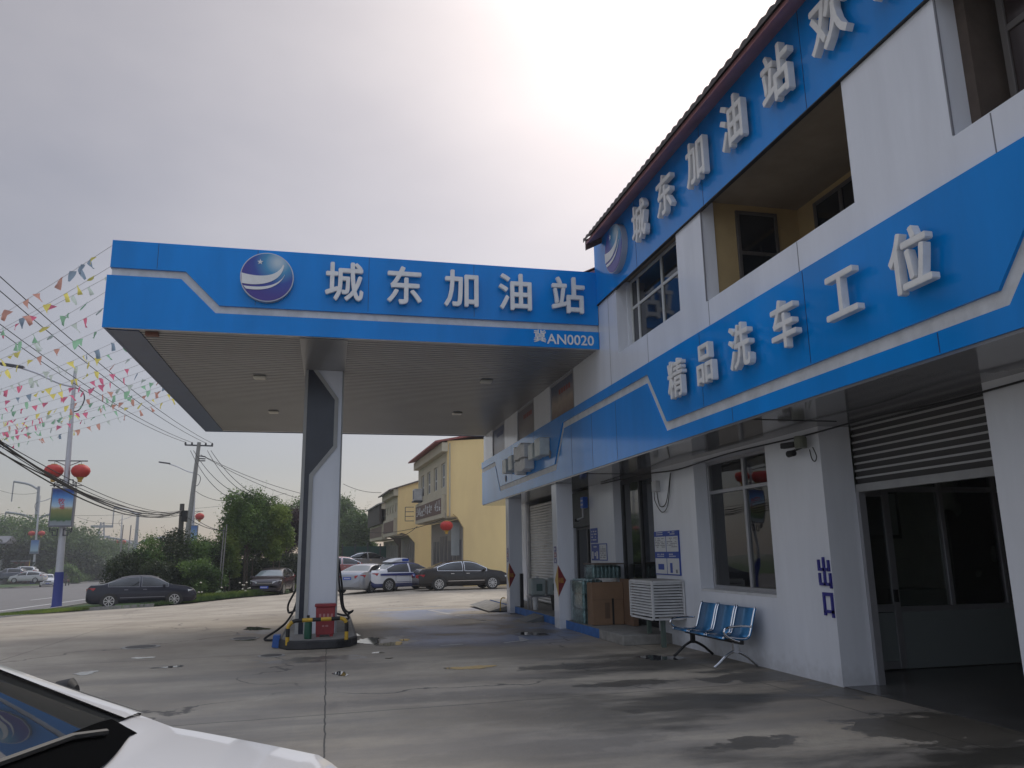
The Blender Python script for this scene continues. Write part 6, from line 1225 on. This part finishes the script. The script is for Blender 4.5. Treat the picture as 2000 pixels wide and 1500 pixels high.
# green fence and far yard
p0, p1 = at(668, 1095, 66), at(742, 1095, 66); GF = thing('green_fence', 'dark green sheet fence beyond the parked cars', 'fence', (p0.x, 66, 0)); MB().box(p0.x, p1.x+.5, 66, 66.08, -.8, 2.3).build('sheet', mat('fence_green', (.02, .07, .05), .6, var=.3), GF); MB().box(p0.x, p1.x+.5, 65.95, 66.0, -.8, .4).build('red_base', mat('fence_red', (.15, .04, .03), .7), GF)
for k in range(4): x = p0.x+k*(p1.x-p0.x)/3; MB().box(x-.05, x+.05, 65.85, 65.94, -.8, 2.5).build('post', BRZ, GF)
# white house and others far left
def blk(b, cx, cy, w0, w1, dp, z0, z1): return b.box(cx+w0, cx+w1, cy, cy+dp, z0, z1)
p = at(0, 1060, 148); zz = at(5, 1048, 148).z; WH = thing('white_house', 'white house with a grey tiled roof at the left edge behind the trees', 'house', (p.x-4, 148, -2.3)); MB().box(p.x-10, p.x+1.0, 146.5, 150, -2.6, zz-.9).build('wall', mat('pale_wall', (.55, .55, .55), .8), WH); MB().prism([(p.x-10.5, 145.5, zz-1.0), (p.x-10.5, 148, zz+.1), (p.x-10.5, 150.6, zz-1.0), (p.x-10.5, 150.6, zz-1.2), (p.x-10.5, 145.5, zz-1.2)], (12.3, 0, 0)).build('roof', mat('grey_tile', (.16, .16, .17), .8), WH)
for k in range(2): MB().box(p.x-.9-k*2.4, p.x+.3-k*2.4, 146.42, 146.49, zz-3.0, zz-1.6).build('window', MATS['pane_far'], WH)
p = at(216, 1056, 230); FB2 = thing('far_block', 'low flat roofed building in the haze between trees and bushes', 'building', (p.x, 230, -2.5)); MB().box(p.x-3, p.x+4, 230, 240, -3, p.z-.3).build('wall', mat('haze_wall', (.33, .32, .31), .9), FB2); MB().box(p.x-3.4, p.x+4.4, 229.5, 240.4, p.z-.3, p.z+.1).build('roof', INK, FB2)
for k in range(3): MB().box(p.x-2+k*1.9, p.x-1+k*1.9, 229.9, 229.99, p.z-2.4, p.z-1.2).build('window', MATS['pane_far'], FB2)
p = atT(53, 1141); Y = p.y; t1, t2 = at(52, 1128, Y), at(58, 1090, Y); YB = thing('yellow_banner', 'narrow yellow feather banner beside the far street lamp', 'banner', p); MB().tube([p, Vector((t2.x+.2, Y, t2.z))], .05, 5).build('pole', BRZ, YB); MB().prism([(t1.x, Y-.02, t1.z), (t1.x+.7, Y-.02, t1.z), (t2.x+.1, Y-.02, t2.z-1.0), (t2.x+.1, Y-.02, t2.z)], (0, .03, 0)).build('cloth', mat('banner_yellow', (.6, .42, .04), .7), YB)
p = at(40, 1115, 147); RS2 = thing('red_kiosk', 'dull red kiosk wall among the trees at the far left', 'kiosk', (p.x, 147, -2.3)); z0, z1 = at(40, 1125, 147).z, at(40, 1097, 147).z; MB().box(p.x-1.4, p.x+1.2, 147, 149, z0-1, z1).build('wall', mat('kiosk_red', (.16, .05, .04), .8), RS2); MB().box(p.x-1.6, p.x+1.4, 146.8, 149.2, z1, z1+.2).build('roof', INK, RS2); MB().box(p.x-.6, p.x+.2, 146.93, 146.99, z0-.5, z1-.8).build('door', DARK, RS2)

# ---------------------------------------------------------------- haze
hb = MB().box(-410, 410, -130, 530, -6, 26).build('haze', None or mat('haze_air', (1, 1, 1))); hb.data.materials.clear()
hm = bpy.data.materials.new('haze_volume'); hm.use_nodes = True; t = hm.node_tree; t.nodes.clear(); o_ = t.nodes.new('ShaderNodeOutputMaterial'); pv = t.nodes.new('ShaderNodeVolumePrincipled'); pv.inputs['Color'].default_value = (.93, .95, 1.0, 1); pv.inputs['Density'].default_value = .0009; pv.inputs['Anisotropy'].default_value = .2
t.links.new(pv.outputs[0], o_.inputs['Volume']); hb.data.materials.append(hm); tag(hb, kind='stuff')
